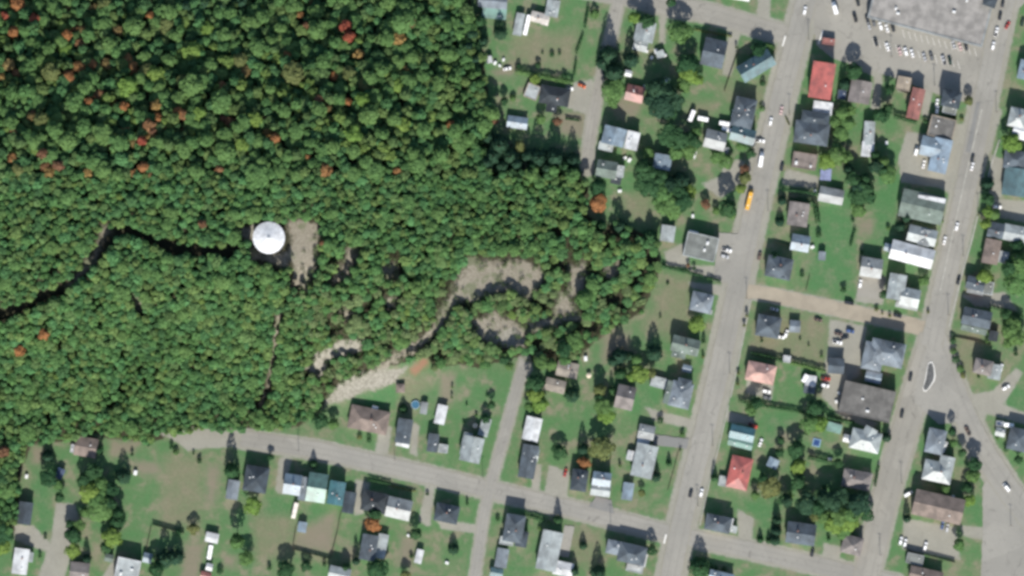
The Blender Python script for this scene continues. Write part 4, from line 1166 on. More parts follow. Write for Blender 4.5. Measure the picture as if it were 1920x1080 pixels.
LOT = 'cars in the big store car park'
UP = 106
rows = [  # kind, x, y, paint, label
    ('suv', 1608, 4, 'dark', 'black car at the top edge of the big car park'), ('pickup', 1603, 33, 'dark', 'black pickup apart at the west end of the big car park'),
    ('suv', 1626, 36, 'dark', 'black car first from the west along the store front'), ('car', 1629, 48, 'silver', 'silver car below the first black car at the store front'),
    ('suv', 1638, 42, 'grey', 'dark grey car second from the west along the store front'), ('suv', 1651, 49, 'white', 'white car third from the west along the store front'),
    ('car', 1663, 53, 'white', 'white car fourth from the west along the store front'), ('suv', 1674, 52, 'dark', 'black car fifth from the west along the store front'),
    ('suv', 1642, 79, 'dark', 'black car alone in the middle aisle below the store front'), ('car', 1664, 88, 'white', 'white car at the west end of the long lower row'),
    ('car', 1687, 96, 'pinkish', 'pale rose car in the lower row, first of a close three'), ('suv', 1698, 97, 'white', 'white car in the lower row, middle of a close three'),
    ('car', 1710, 100, 'white', 'white car in the lower row, last of a close three'), ('car', 1733, 107, 'silver', 'silver car in the lower row, first of a pair'),
    ('suv', 1746, 106, 'grey', 'dark grey car in the lower row beside the silver one'), ('pickup', 1769, 113, 'silver', 'silver pickup in the lower row beside the dark green car'),
    ('suv', 1781, 114, 'green', 'dark green car at the east end of the lower row'), ('car', 1788, 84, 'silver', 'silver car first of three at the store corner'),
    ('car', 1800, 87, 'pinkish', 'pale rose car second of three at the store corner'), ('suv', 1811, 87, 'dark', 'black car third of three at the store corner'),
]
for k, x, y, c, lb in rows:
    put_car(k, x, y, UP, c, lb, group=LOT)
for k, x, y, a, c in [
    ('pickup', 1868, 60, 76, 'white'), ('suv', 1862, 86, 78, 'white'), ('suv', 1875, 30, 80, 'dark'), ('car', 1880, 6, 80, 'dark'), ('car', 1889, 47, 60, 'red'), ('suv', 1917, 42, 75, 'green'),
    ('suv', 1509, 20, 80, 'white'), ('car', 1465, 207, 80, 'pinkish'), ('suv', 1445, 228, 78, 'white'), ('suv', 1466, 313, 76, 'dark'), ('suv', 1424, 480, 76, 'brown'), ('pickup', 1425, 264, -8, 'white'),
    ('pickup', 1363, 469, -14, 'white'), ('suv', 1359, 481, -14, 'silver'), ('suv', 1823, 297, 76, 'dark'), ('car', 1823, 312, 76, 'white'), ('suv', 1794, 425, 77, 'white'), ('car', 1771, 451, 77, 'white'),
    ('suv', 1797, 526, 76, 'dark'), ('van', 1718, 283, 76, 'white'), ('car', 1732, 308, 78, 'white'), ('suv', 1707, 707, 78, 'dark'), ('suv', 1691, 776, 78, 'dark'), ('pickup', 1814, 808, 118, 'brown'),
    ('van', 1887, 914, 126, 'white'), ('suv', 1689, 1014, 76, 'white'), ('suv', 1697, 1018, 76, 'white'), ('suv', 1735, 1024, 76, 'white'), ('van', 1703, 926, 30, 'white'), ('suv', 1295, 925, 76, 'dark'), ('suv', 1315, 924, 78, 'white'),
    ('van', 1592, 568, -10, 'dark'), ('suv', 1683, 592, -14, 'dark'), ('suv', 1594, 621, -12, 'blue'), ('car', 1572, 626, -12, 'brown'), ('pickup', 1570, 642, -12, 'white'), ('car', 1584, 633, 15, 'dark'),
    ('pickup', 1548, 710, -10, 'red'), ('suv', 1547, 723, -10, 'white'), ('suv', 1437, 734, -12, 'white'), ('suv', 1438, 746, -14, 'grey'), ('car', 1060, 886, 75, 'red'), ('pickup', 1412, 798, -25, 'red'),
    ('suv', 1474, 626, 70, 'white'), ('car', 1463, 632, -10, 'white'), ('suv', 1523, 1036, 78, 'dark'), ('car', 1091, 161, -25, 'orange'), ('pickup', 1066, 168, 10, 'white'), ('car', 951, 129, 10, 'white'),
    ('suv', 1613, 532, 80, 'white'), ('car', 1426, 830, 70, 'white'), ('car', 1534, 600, -14, 'brown'), ('suv', 1886, 727, 30, 'white'), ('suv', 1877, 690, 75, 'white'), ('suv', 1870, 388, -8, 'white'), ('car', 1757, 193, 80, 'white'), ('suv', 1302, 290, 75, 'white'), ('car', 1452, 580, -14, 'silver'), ('suv', 1757, 206, 80, 'white'), ('car', 1206, 166, 60, 'silver'), ('car', 1767, 985, 80, 'blue'), ('suv', 1776, 990, 80, 'silver'), ('car', 1375, 213, 76, 'white')]:
    put_car(k, x, y, a, c)

def boxy(name, cat, px, py, ang, L, W, Hh_, label, colour, extras):
    root = obj(name, None, None, P(px, py, float(hill(px, py)) + .2), math.radians(ang))
    tag(root, label, cat)
    LAND.append((px, py, L / S / 2, extras.get('phrase', label)))
    r = .12
    v, f = loft([(-L / 2, W / 2 - r, .55, Hh_ - r), (-L / 2 + r, W / 2, .5, Hh_), (extras.get('x1', L / 2) - r, W / 2, .5, Hh_), (extras.get('x1', L / 2), W / 2 - r, .55, Hh_ - r)])
    obj('body', mesh('body', v, f, [colour]), root)
    n = extras.get('wheels', 1)
    for sx in ([0, .9][:n] if extras.get('mid') else [-L * .3, L * .36][:2]):
        for sy in (-1, 1):
            w = obj('wheel', WHEEL_T, root, (sx, sy * (W / 2 - .12), .33), 0, (1.25, 1.2, 1.25))
            obj('rim', WHEEL_R, w)
    for k in range(extras.get('win', 3)):
        for sy in (-1, 1):
            obj('window', WIN, root, (-L * .36 + k * L * .7 / max(1, extras.get('win', 3) - 1), sy * W / 2, Hh_ * .68), 0, (min(1.1, L * .5 / extras.get('win', 3)), 1, .75))
    return root

def camper(px, py, ang, L, label, phrase, colour='white'):
    col = {'white': CP['white'], 'cream': plain('camper_cream', (.66, .61, .54), .5, .05)}[colour]
    r = boxy('camper_trailer', 'camper', px, py, ang, L, 2.5, 2.9, label, col, {'mid': 1, 'wheels': 2, 'phrase': phrase})
    obj('roof_unit', UNIT, r, (.6, 0, 2.88), 0, (.45, .45, .3))
    obj('roof_vent', VENT, r, (-L * .3, .4, 2.9))
    obj('hitch', MB().add(([(L / 2, -.6, .55), (L / 2 + 1.2, 0, .55), (L / 2, .6, .55), (L / 2, -.6, .68), (L / 2 + 1.2, 0, .68), (L / 2, .6, .68)], [(2, 1, 0), (3, 4, 5), (0, 1, 4, 3), (1, 2, 5, 4), (2, 0, 3, 5)])).mesh('hitch', [TYRE]), r)
camper(988, 47, 77, 11.5, 'long white camper beside the grey-topped shed in the north garden', 'long white north camper')
camper(1297, 217, 68, 6.5, 'white camper, western of two parked under the big round tree', 'western white camper')
camper(1318, 223, -12, 6.0, 'white camper, eastern of two parked under the big round tree', 'eastern white camper')
camper(1359, 232, -10, 6.4, 'white camper behind the slate house on the street verge', 'white camper behind the slate verge house')
camper(1364, 243, -18, 6.6, 'white camper touching the blue-green house', 'white camper at the blue-green house')
camper(553, 957, 77, 9.0, 'cream camper with a white end south of the grey side wing', 'cream camper', 'cream')
camper(1300, 437, -14, 5.2, 'white camper box in the shade north of the flat-roofed shop', 'white camper by the shop')
camper(1891, 797, -8, 5.6, 'white camper at the gravel turning near the east edge', 'white camper at the gravel turning')
camper(394, 1035, 80, 8.0, 'pale utility trailer in a row beside the brown dirt plot', 'pale trailer by the dirt plot')
camper(1509, 709, 60, 4.6, 'small white camper beside the white square shed', 'small white camper')

# box trucks
def box_truck(px, py, ang, L, label, phrase):
    r = boxy('box_truck', 'truck', px, py, ang, L, 2.45, 3.3, label, CP['white'], {'x1': L / 2 - 2.1, 'win': 1, 'phrase': phrase})
    obj('cab', MB().add(loft([(L / 2 - 2.05, 1.1, .5, 2.2), (L / 2 - .6, 1.1, .5, 2.15), (L / 2 - .3, 1.05, .5, 1.4), (L / 2, 1.0, .5, 1.25)])).mesh('cab', [CP['white']]), r)
    obj('windscreen', MB().add(cab(L / 2 - .62, L / 2 - .28, .95, 1.42, L / 2 - .66, L / 2 - .55, .85, 2.1)).mesh('windscreen', [CGL]), r)
    for sy in (-1, 1):
        obj('headlight', HEAD, r, (L / 2 - .02, sy * .7, .85))
box_truck(1565, 15, 106, 7.2, 'white box truck at the car park entrance beside main street', 'white box truck at the car park')
box_truck(1427, 299, 81, 8.6, 'long white box truck at the kerb of main street', 'long white kerbside truck')

# school bus
BUSY = plain('bus_yellow', (.62, .34, .05), .4, .04)
BL = 11.6
bus = boxy('school_bus', 'bus', 1405, 374, 76, BL, 2.5, 3.1, 'long yellow school bus at the west kerb of main street', BUSY, {'x1': BL / 2 - 1.6, 'win': 9, 'phrase': 'yellow school bus'})
obj('bonnet', MB().add(loft([(BL / 2 - 1.65, 1.1, .5, 1.7), (BL / 2 - .2, 1.0, .5, 1.5), (BL / 2, .9, .55, 1.2)])).mesh('bonnet', [BUSY]), bus)
obj('windscreen', MB().add(cab(BL / 2 - 1.64, BL / 2 - 1.5, 1.1, 1.72, BL / 2 - 1.72, BL / 2 - 1.66, 1.0, 2.6)).mesh('windscreen', [CGL]), bus)
for sy in (-1, 1):
    obj('rub_rail', MB().box(-BL / 2 + .2, BL / 2 - 1.8, -.02, .02, -.06, .06).mesh('rub_rail', [TYRE]), bus, (0, sy * 1.26, 1.5))
    obj('headlight', HEAD, bus, (BL / 2 - .02, sy * .7, .95))
    obj('tail_light', TAILM, bus, (-BL / 2 - .02, sy * .9, 1.1))
for k in (-.3, .12):
    obj('roof_hatch', MB().box(-.35, .35, -.35, .35, 3.08, 3.2).mesh('roof_hatch', [plain('hatch_white', (.7, .68, .6), .5)]), bus, (BL * k, 0, 0))

# ------------------------------------------------------------------ utility poles along the streets
POLE = MB().add(lathe([(.17, 0), (.11, 9.5)], 10)).mesh('post', [BARK])
ARM = MB().box(-1.2, 1.2, -.06, .06, 8.6, 8.75).mesh('cross_arm', [BARK])
INS = MB().add(lathe([(.05, 8.75), (.07, 8.82), (.04, 8.98)], 8)).mesh('insulator', [VENTM])
XF = MB().add(lathe([(.25, 6.6), (.25, 7.6), (.1, 7.7)], 12)).mesh('transformer', [plain('transformer_grey', (.3, .31, .31), .6)])
for k, (x, y) in enumerate([(1516, 75), (1480, 215), (1440, 395), (1400, 560), (1368, 700), (1336, 835), (1308, 948), (1873, 275), (1834, 402), (1806, 480), (1778, 590), (1671, 106), (1752, 160), (1868, 210), (1690, 905), (1650, 1040), (905, 895), (740, 862), (560, 845), (1145, 985), (1895, 985)]):
    t = obj('utility_pole', None, None, P(x, y), math.radians(-14))
    obj('post', POLE, t)
    obj('cross_arm', ARM, t)
    for dx in (-1.05, 0, 1.05):
        obj('insulator', INS, t, (dx, 0, 0))
    if k % 3 == 0:
        obj('transformer', XF, t, (0, -.32, 0))
    later(t, 'wooden utility pole', 'utility pole', x, y, 'utility poles along the streets')
# ------------------------------------------------------------------ trees
def quads_at(c, nrm, size, rng, jit=.38, aspect=.75):
    n = len(c)
    nn = nrm + rng.normal(0, jit, (n, 3))
    nn /= np.linalg.norm(nn, axis=1)[:, None] + 1e-9
    a = np.cross(nn, rng.normal(0, 1, (n, 3)))
    a /= np.linalg.norm(a, axis=1)[:, None] + 1e-9
    b_ = np.cross(nn, a)
    s = (size * rng.uniform(.65, 1.25, n))[:, None]
    a, b_ = a * s, b_ * s * aspect
    return np.stack([c - a, c - b_ * .9, c + a, c + b_ * .9], 1)

def crown_broad(seed, nleaf, z0=.30, size=.135, aspect=3.0, flat=1.12, up=0.0):
    rng = np.random.default_rng(seed)
    zc = (z0 + 1) / 2 * aspect
    half = (1 - z0) / 2 * aspect
    lobes = [(0, 0, zc + half * .18, .62)]
    k = rng.integers(6, 9)
    ph = rng.uniform(0, 6.28)
    for i in range(k):
        t = ph + 6.283 * i / k + rng.normal(0, .22)
        d = rng.uniform(.40, .62)
        lobes.append((d * math.cos(t), d * math.sin(t), zc + half * rng.uniform(-.45, .35), rng.uniform(.30, .44)))
    for i in range(3):
        t = rng.uniform(0, 6.28)
        d = rng.uniform(.1, .35)
        lobes.append((d * math.cos(t), d * math.sin(t), zc + half * rng.uniform(.35, .62), rng.uniform(.26, .38)))
    C, N = [], []
    Ls = np.array(lobes)
    w = Ls[:, 3] ** 2
    for li, (x, y, z, r) in enumerate(lobes):
        m = int(nleaf * 1.7 * w[li] / w.sum()) + 4
        u = rng.normal(0, 1, (m, 3))
        u /= np.linalg.norm(u, axis=1)[:, None]
        u[:, 2] = np.where(u[:, 2] < -.55, -u[:, 2], u[:, 2])
        rr = r * rng.uniform(.86, 1.08, m)
        p = np.array([x, y, z]) + u * rr[:, None] * np.array([1, 1, flat])
        d = np.linalg.norm((p[:, None] - Ls[None, :, :3]) / np.array([1, 1, flat]), axis=2) / Ls[None, :, 3]
        d[:, li] = 9
        ok = d.min(1) > .80
        C.append(p[ok]); N.append(u[ok] / np.array([1, 1, flat]))
    C, N = np.concatenate(C), np.concatenate(N)
    if len(C) > nleaf:
        s = rng.permutation(len(C))[:nleaf]
        C, N = C[s], N[s]
    N = N + np.array([0, 0, up])
    N /= np.linalg.norm(N, axis=1)[:, None]
    q = quads_at(C, N, size, rng)
    q[:, :, 2] /= aspect
    return q, rng.uniform(0, 1, len(q))

def crown_cone(seed, nleaf, z0=.08, size=.15, aspect=3.4):
    rng = np.random.default_rng(seed)
    t = 1 - np.sqrt(rng.uniform(0, 1, nleaf))           # more leaves low down
    k = rng.integers(7, 10)
    th = rng.uniform(0, 6.283, nleaf)
    ph = rng.uniform(0, 6.283)
    layer = np.abs((t * 9) % 1 - .5) * 2
    r = (1 - t) ** .62 * (.88 + .12 * np.cos(k * th + ph + 2.2 * np.floor(t * 9))) * (.88 + .12 * layer) * rng.uniform(.75, 1.02, nleaf)
    z = (z0 + (1 - z0) * t) * aspect
    c = np.stack([r * np.cos(th), r * np.sin(th), z], -1)
    nr = np.stack([np.cos(th), np.sin(th), np.full(nleaf, .75)], -1)
    nr /= np.linalg.norm(nr, axis=1)[:, None]
    q = quads_at(c, nr, size, rng, .4)
    tip = quads_at(np.array([[0, 0, aspect * .985]] * 4), np.array([[0, 0, 1.]] * 4), .06, rng, .8)
    q = np.concatenate([q, tip])
    q[:, :, 2] /= aspect
    return q, rng.uniform(0, 1, len(q))

def crown_bush(seed, nleaf):
    return crown_broad(seed, nleaf, .02, .17, 1.6)

def quad_mesh(name, q, rnd, mat):
    f = np.arange(len(q) * 4).reshape(-1, 4)
    me = np_mesh(name, q.reshape(-1, 3), f)
    fattr(me, 'rnd', rnd, 'FACE')
    me.materials.append(mat)
    return me

def trunk_geo(seed, conifer=False):
    rng = random.Random(seed)
    m = MB()
    top = .93 if conifer else .62
    m.add(lathe([(.085, -.02), (.060, .06), (.048, top * .5), (.012, top)], 7))
    if not conifer:
        for k in range(5):
            t = k * 1.26 + rng.uniform(-.3, .3)
            z = rng.uniform(.26, .45)
            L = rng.uniform(.4, .62)
            dz = rng.uniform(.12, .26)
            c, s = math.cos(t), math.sin(t)
            v = []
            for d_, w in ((0, .028), (1, .008)):
                for a in range(4):
                    p, r_ = a * math.pi / 2, w
                    v.append((c * L * d_ - s * r_ * math.cos(p), s * L * d_ + c * r_ * math.cos(p), z + dz * d_ + r_ * math.sin(p) * .35))
            m.add((v, [(0, 1, 5, 4), (1, 2, 6, 5), (2, 3, 7, 6), (3, 0, 4, 7)]))
    return m

NB, NCN, NBU = 8, 5, 4
CROWN = {'d': [crown_broad(100 + i, 620) for i in range(NB)], 'c': [crown_cone(200 + i, 520) for i in range(NCN)], 'b': [crown_bush(300 + i, 240) for i in range(NBU)]}
CROWN['w'] = [crown_broad(150 + i, 420, size=.165, z0=.46, flat=.82, up=.55) for i in range(8)]
CM = {k: [quad_mesh('crown', q, r, LEAF['g']) for q, r in v] for k, v in CROWN.items()}
TM = {'w': [trunk_geo(30 + i).mesh('trunk', [BARK]) for i in range(2)], 'd': [trunk_geo(i).mesh('trunk', [BARK]) for i in range(3)], 'c': [trunk_geo(9, True).mesh('trunk', [BARK])], 'b': [trunk_geo(12).mesh('trunk', [BARK])]}
rt = random.Random(21)
KIND = {'d': ('garden_tree', 'tree'), 'w': ('broadleaf_tree', 'tree'), 'c': ('spruce_tree', 'tree'), 'b': ('bush', 'bush')}
CNAME = {'g': 'green', 'dg': 'dark green', 'sp': 'blackish green', 'y': 'yellow-green', 'ol': 'olive', 'o': 'orange', 'r': 'red', 'br': 'rust-brown'}

def tree(kind, px, py, r, h, col, label=None, group=None):
    t = obj(KIND[kind][0], None, None, P(px, py), rt.uniform(0, 6.28), (r * S, r * S, h))
    obj('trunk', rt.choice(TM[kind]), t)
    obj('crown', rt.choice(CM[kind]), t, mat=LEAF[col])
    if label:
        tag(t, label, KIND[kind][1], group)
    return t

def yard(kind, rows):
    for row in rows:
        px, py, r, h, col = row
        if kind != 'b':
            r, h = (r * (1.4 if r >= 12 else 1.25), h * 1.12) if kind == 'd' else (r * 1.32, h * 1.06)
        t = tree(kind, px, py, r, h, col)
        size = 'tall' if h >= 11 else ('small' if h < 5 else 'round' if kind == 'd' else 'dense')
        noun = {'d': 'tree', 'c': 'spruce', 'b': 'bush'}[kind]
        later(t, f'{size} {CNAME[col]} {noun}', KIND[kind][1], px, py, {'d': 'broadleaf trees in the gardens', 'c': 'spruces in the gardens', 'b': 'bushes in the gardens'}[kind])

yard('c', [(866, 44, 12, 13, 'sp'), (893, 112, 12, 13, 'sp'), (905, 78, 10, 11, 'sp'), (912, 305, 13, 14, 'sp'), (943, 312, 13, 13, 'sp'), (968, 308, 12, 13, 'sp'), (1025, 316, 12, 12, 'sp'), (1058, 312, 11, 12, 'dg'), (915, 258, 12, 13, 'sp'), (1080, 325, 10, 10, 'dg'), (1000, 312, 11, 12, 'dg'), (350, 12, 16, 14, 'sp'), (385, 6, 16, 15, 'sp'), (420, 12, 15, 14, 'sp'), (455, 4, 15, 14, 'sp'), (830, 28, 13, 13, 'sp'), (848, 60, 12, 13, 'dg'), (1700, 408, 9, 9, 'sp'), (1688, 425, 9, 7, 'sp'), (936, 274, 20, 17, 'sp'), (924, 292, 16, 15, 'sp'), (956, 294, 15, 15, 'sp'), (1009, 297, 17, 16, 'sp'), (1040, 296, 17, 16, 'sp'), (1074, 300, 13, 13, 'sp'), (990, 292, 12, 12, 'sp'),
           (1141, 104, 17, 17, 'sp'), (1151, 138, 17, 16, 'sp'), (1130, 118, 12, 12, 'sp'), (1183, 112, 13, 13, 'sp'), (938, 62, 12, 12, 'sp'), (884, 66, 14, 14, 'sp'), (880, 88, 13, 14, 'sp'), (899, 40, 11, 12, 'dg'),
           (1277, 340, 16, 14, 'sp'), (1162, 424, 12, 12, 'sp'), (1127, 424, 10, 10, 'dg'), (1219, 444, 12, 11, 'dg'), (1466, 376, 8, 9, 'sp'), (1462, 416, 8, 6, 'sp'),
           (1162, 668, 14, 14, 'sp'), (1149, 676, 10, 11, 'sp'), (1180, 667, 8, 8, 'sp'), (1226, 662, 14, 12.5, 'sp'), (1163, 700, 11, 9, 'dg'), (1073, 740, 13, 14, 'sp'), (1147, 731, 6, 8, 'dg'),
           (1093, 842, 10, 11, 'sp'), (1229, 894, 9, 8, 'sp'), (1046, 974, 8, 9, 'dg'), (1093, 1023, 7, 6, 'sp'), (1121, 1074, 13, 12, 'sp'), (1075, 1070, 9, 8, 'sp'), (1312, 1064, 18, 13, 'dg'),
           (756, 766, 8, 6, 'dg'), (850, 1030, 9, 7, 'sp'), (435, 882, 13, 16, 'dg'), (588, 870, 7, 6, 'dg'), (668, 1052, 7, 11, 'sp'), (232, 893, 13, 11, 'sp'), (220, 978, 14, 11, 'dg'), (310, 1048, 15, 13, 'sp'), (331, 1044, 13, 13, 'sp'),
           (1456, 976, 8, 9, 'sp'), (1455, 996, 9, 9, 'sp'), (1453, 1013, 9, 8, 'sp'), (1425, 1012, 6, 5, 'dg'), (1441, 1014, 5, 5, 'dg'), (1339, 896, 6, 8, 'dg'), (1662, 820, 8, 9, 'sp'), (1700, 972, 7, 9, 'sp'), (163, 1048, 8, 9, 'sp'), (90, 856, 10, 11, 'sp'),
           (1254, 869, 5, 5, 'dg'), (1850, 345, 12, 12, 'sp'), (1590, 318, 9, 10, 'sp'), (1583, 158, 11, 11, 'sp')])
yard('d', [(1045, 228, 8, 6, 'br'), (925, 226, 9, 8, 'br'), (975, 273, 10, 7, 'ol'), (1014, 223, 9, 6, 'g'), (945, 190, 8, 6, 'dg'), (1003, 150, 9, 5, 'y'), (1148, 170, 19, 9, 'g'), (1188, 34, 11, 8, 'y'), (1213, 42, 13, 9, 'dg'),
           (1274, 62, 20, 11, 'g'), (1287, 122, 18, 10, 'dg'), (1291, 140, 15, 9, 'y'), (1283, 158, 13, 8, 'g'), (1232, 168, 20, 13, 'sp'), (1240, 194, 24, 13, 'sp'), (1222, 188, 15, 11, 'sp'), (1255, 210, 13, 10, 'dg'), (1250, 172, 14, 12, 'sp'), (1423, 96, 14, 8, 'dg'), (1442, 92, 10, 6, 'g'), (1258, 4, 9, 7, 'dg'), (1264, 190, 15, 11, 'sp'), (1300, 266, 13, 8, 'dg'), (1236, 338, 15, 10, 'dg'), (1256, 348, 15, 11, 'sp'), (1270, 358, 14, 10, 'dg'), (1204, 348, 12, 8, 'dg'), (1641, 312, 12, 10, 'sp'), (1640, 292, 10, 8, 'dg'), (1612, 352, 13, 10, 'sp'), (1590, 232, 12, 7, 'g'), (1566, 228, 11, 7, 'g'), (1475, 940, 11, 9, 'sp'), (1308, 150, 11, 7, 'y'), (1150, 190, 11, 7, 'g'), (160, 900, 13, 10, 'dg'), (205, 945, 14, 10, 'dg'), (150, 985, 11, 8, 'g'), (1545, 935, 13, 11, 'sp'), (1655, 320, 10, 9, 'dg'), 
           (1257, 256, 20, 11, 'dg'), (1278, 264, 18, 10, 'dg'), (1290, 282, 15, 8, 'g'), (1270, 286, 13, 8, 'g'), (1306, 248, 9, 6, 'g'), (1215, 285, 11, 6, 'g'), (1206, 314, 14, 11, 'dg'), (1390, 274, 9, 6, 'g'), (1345, 294, 12, 6, 'g'), (1362, 304, 12, 6, 'g'), (1408, 288, 9, 8, 'dg'), (1396, 318, 9, 6, 'br'),
           (1212, 328, 16, 10, 'dg'), (1223, 350, 19, 10, 'dg'), (1245, 362, 18, 11, 'g'), (1260, 388, 22, 10, 'g'), (1279, 378, 17, 10, 'dg'), (1292, 360, 12, 7, 'y'), (1237, 380, 13, 8, 'g'), (1121, 350, 13, 9, 'dg'), (1122, 381, 14, 8, 'o'), (1363, 392, 15, 13, 'dg'), (1372, 402, 9, 7, 'g'), (1396, 334, 11, 7, 'ol'), (1389, 354, 10, 6, 'y'), (1323, 384, 9, 5, 'br'), (1342, 396, 7, 4, 'g'),
           (1577, 250, 12, 7, 'g'), (1551, 302, 16, 8, 'y'), (1566, 290, 16, 10, 'g'), (1586, 296, 11, 7, 'g'), (1656, 303, 10, 9, 'g'), (1664, 328, 14, 8, 'g'), (1601, 338, 13, 10, 'dg'), (1622, 338, 11, 9, 'dg'), (1619, 355, 15, 10, 'dg'), (1580, 212, 13, 8, 'g'), (1595, 208, 9, 7, 'g'), (1600, 134, 13, 10, 'dg'), (1650, 216, 13, 11, 'dg'), (1667, 168, 9, 8, 'dg'), (1545, 266, 9, 6, 'g'), (1664, 205, 10, 9, 'dg'),
           (1815, 189, 9, 6, 'ol'), (1894, 268, 16, 10, 'y'), (1609, 370, 16, 10, 'dg'), (1626, 368, 12, 9, 'dg'), (1608, 394, 13, 8, 'g'), (1851, 374, 11, 10, 'dg'), (1851, 398, 11, 9, 'y'), (1862, 402, 11, 8, 'g'), (1846, 420, 10, 8, 'y'), (1906, 462, 12, 8, 'dg'),
           (1450, 483, 9, 7, 'dg'), (1732, 526, 10, 6, 'g'), (1656, 552, 8, 7, 'dg'), (1845, 518, 13, 8, 'y'), (1903, 528, 21, 11, 'g'), (1911, 500, 20, 12, 'g'), (1893, 502, 15, 12, 'dg'), (1895, 608, 14, 7, 'g'), (1895, 620, 15, 8, 'g'), (1903, 634, 14, 8, 'g'), (1888, 644, 9, 6, 'g'), (1885, 590, 10, 7, 'dg'),
           (1193, 674, 10, 8, 'g'), (1200, 702, 15, 8, 'y'), (1220, 700, 10, 7, 'ol'), (1186, 706, 11, 7, 'y'), (1306, 608, 14, 7, 'y'), (1014, 680, 12, 9, 'g'), (1033, 684, 11, 8, 'g'), (1004, 718, 15, 12, 'dg'), (1003, 740, 13, 10, 'y'), (1014, 758, 13, 9, 'y'), (992, 762, 9, 7, 'g'), (1125, 730, 11, 9, 'ol'), (1130, 764, 14, 9, 'g'), (1136, 778, 14, 8, 'y'), (945, 674, 9, 6, 'dg'), (955, 687, 8, 5, 'g'),
           (1048, 848, 12, 7, 'dg'), (1129, 840, 20, 10, 'ol'), (1095, 869, 11, 5, 'o'), (1203, 924, 7, 4.5, 'ol'), (1221, 1030, 10, 8, 'dg'), (922, 759, 7, 6, 'dg'), (911, 786, 8, 6, 'dg'), (602, 789, 13, 9, 'dg'), (626, 794, 10, 7, 'g'), (700, 982, 12, 7, 'o'), (704, 964, 11, 8, 'dg'), (779, 1001, 11, 7.5, 'dg'), (707, 1066, 17, 10, 'dg'), (760, 1077, 9, 6, 'ol'),
           (508, 857, 6, 4.5, 'dg'), (475, 948, 15, 9, 'y'), (446, 1014, 13, 14, 'g'), (463, 1046, 12, 8, 'g'), (537, 1068, 15, 9, 'dg'), (575, 1061, 10, 6, 'dg'), (648, 1064, 8, 7, 'dg'),
           (92, 896, 15, 9, 'dg'), (110, 908, 10, 7, 'g'), (178, 884, 14, 11, 'dg'), (172, 920, 18, 11, 'y'), (189, 908, 13, 10, 'g'), (211, 918, 12, 9, 'dg'), (113, 932, 9, 7, 'dg'), (184, 938, 18, 11, 'g'), (187, 844, 8, 6, 'dg'), (14, 922, 19, 10, 'g'), (8, 900, 16, 10, 'dg'), (139, 1003, 14, 9, 'dg'), (133, 983, 9, 7, 'dg'), (138, 1032, 13, 8, 'y'), (8, 998, 18, 10, 'dg'), (6, 1024, 14, 8, 'y'), (212, 1008, 16, 9, 'y'), (200, 1025, 11, 8, 'dg'), (190, 954, 20, 11, 'g'), (222, 962, 11, 9, 'dg'), (294, 1066, 14, 10, 'dg'), (363, 992, 10, 6, 'ol'), (160, 960, 9, 6, 'g'),
           (1571, 869, 9, 7, 'dg'), (1510, 944, 18, 11, 'sp'), (1561, 939, 18, 12, 'sp'), (1576, 932, 15, 11, 'sp'), (1608, 944, 21, 12, 'sp'), (1596, 962, 18, 11, 'g'), (1575, 968, 16, 10, 'g'), (1590, 980, 17, 9, 'y'), (1562, 982, 16, 9, 'y'), (1545, 970, 12, 8, 'g'), (1534, 950, 13, 10, 'dg'), (1624, 962, 12, 9, 'dg'), (1580, 996, 12, 7, 'g'), (1528, 968, 9, 6, 'ol'),
           (1493, 842, 14, 9, 'dg'), (1497, 874, 13, 8, 'y'), (1497, 905, 12, 9, 'dg'), (1443, 914, 18, 9, 'ol'), (1462, 848, 8, 6, 'dg'), (1469, 936, 10, 8, 'dg'), (1416, 928, 8, 6, 'g'), (1430, 898, 10, 8, 'dg'), (1408, 767, 11, 8, 'g'), (1418, 756, 11, 9, 'dg'), (1527, 764, 14, 11, 'dg'), (1517, 795, 16, 9, 'g'), (1534, 795, 15, 8, 'y'), (1787, 830, 7, 6, 'g'), (1804, 848, 8, 7, 'dg'), (1826, 871, 12, 9, 'dg'), (1909, 862, 8, 6, 'dg'), (1823, 892, 12, 8, 'g'), (1816, 938, 11, 7, 'y'), (1772, 917, 9, 6, 'g'), (1812, 914, 9, 7, 'dg'), (1797, 1020, 11, 8, 'g'), (1784, 808, 7, 8, 'dg'), (1464, 826, 7, 5, 'dg'), (1480, 928, 7, 5, 'g'), (1124, 745, 9, 8, 'dg'),
           (1078, 640, 15, 9, 'g'), (1058, 655, 13, 9, 'dg'), (1095, 560, 16, 9, 'g')])
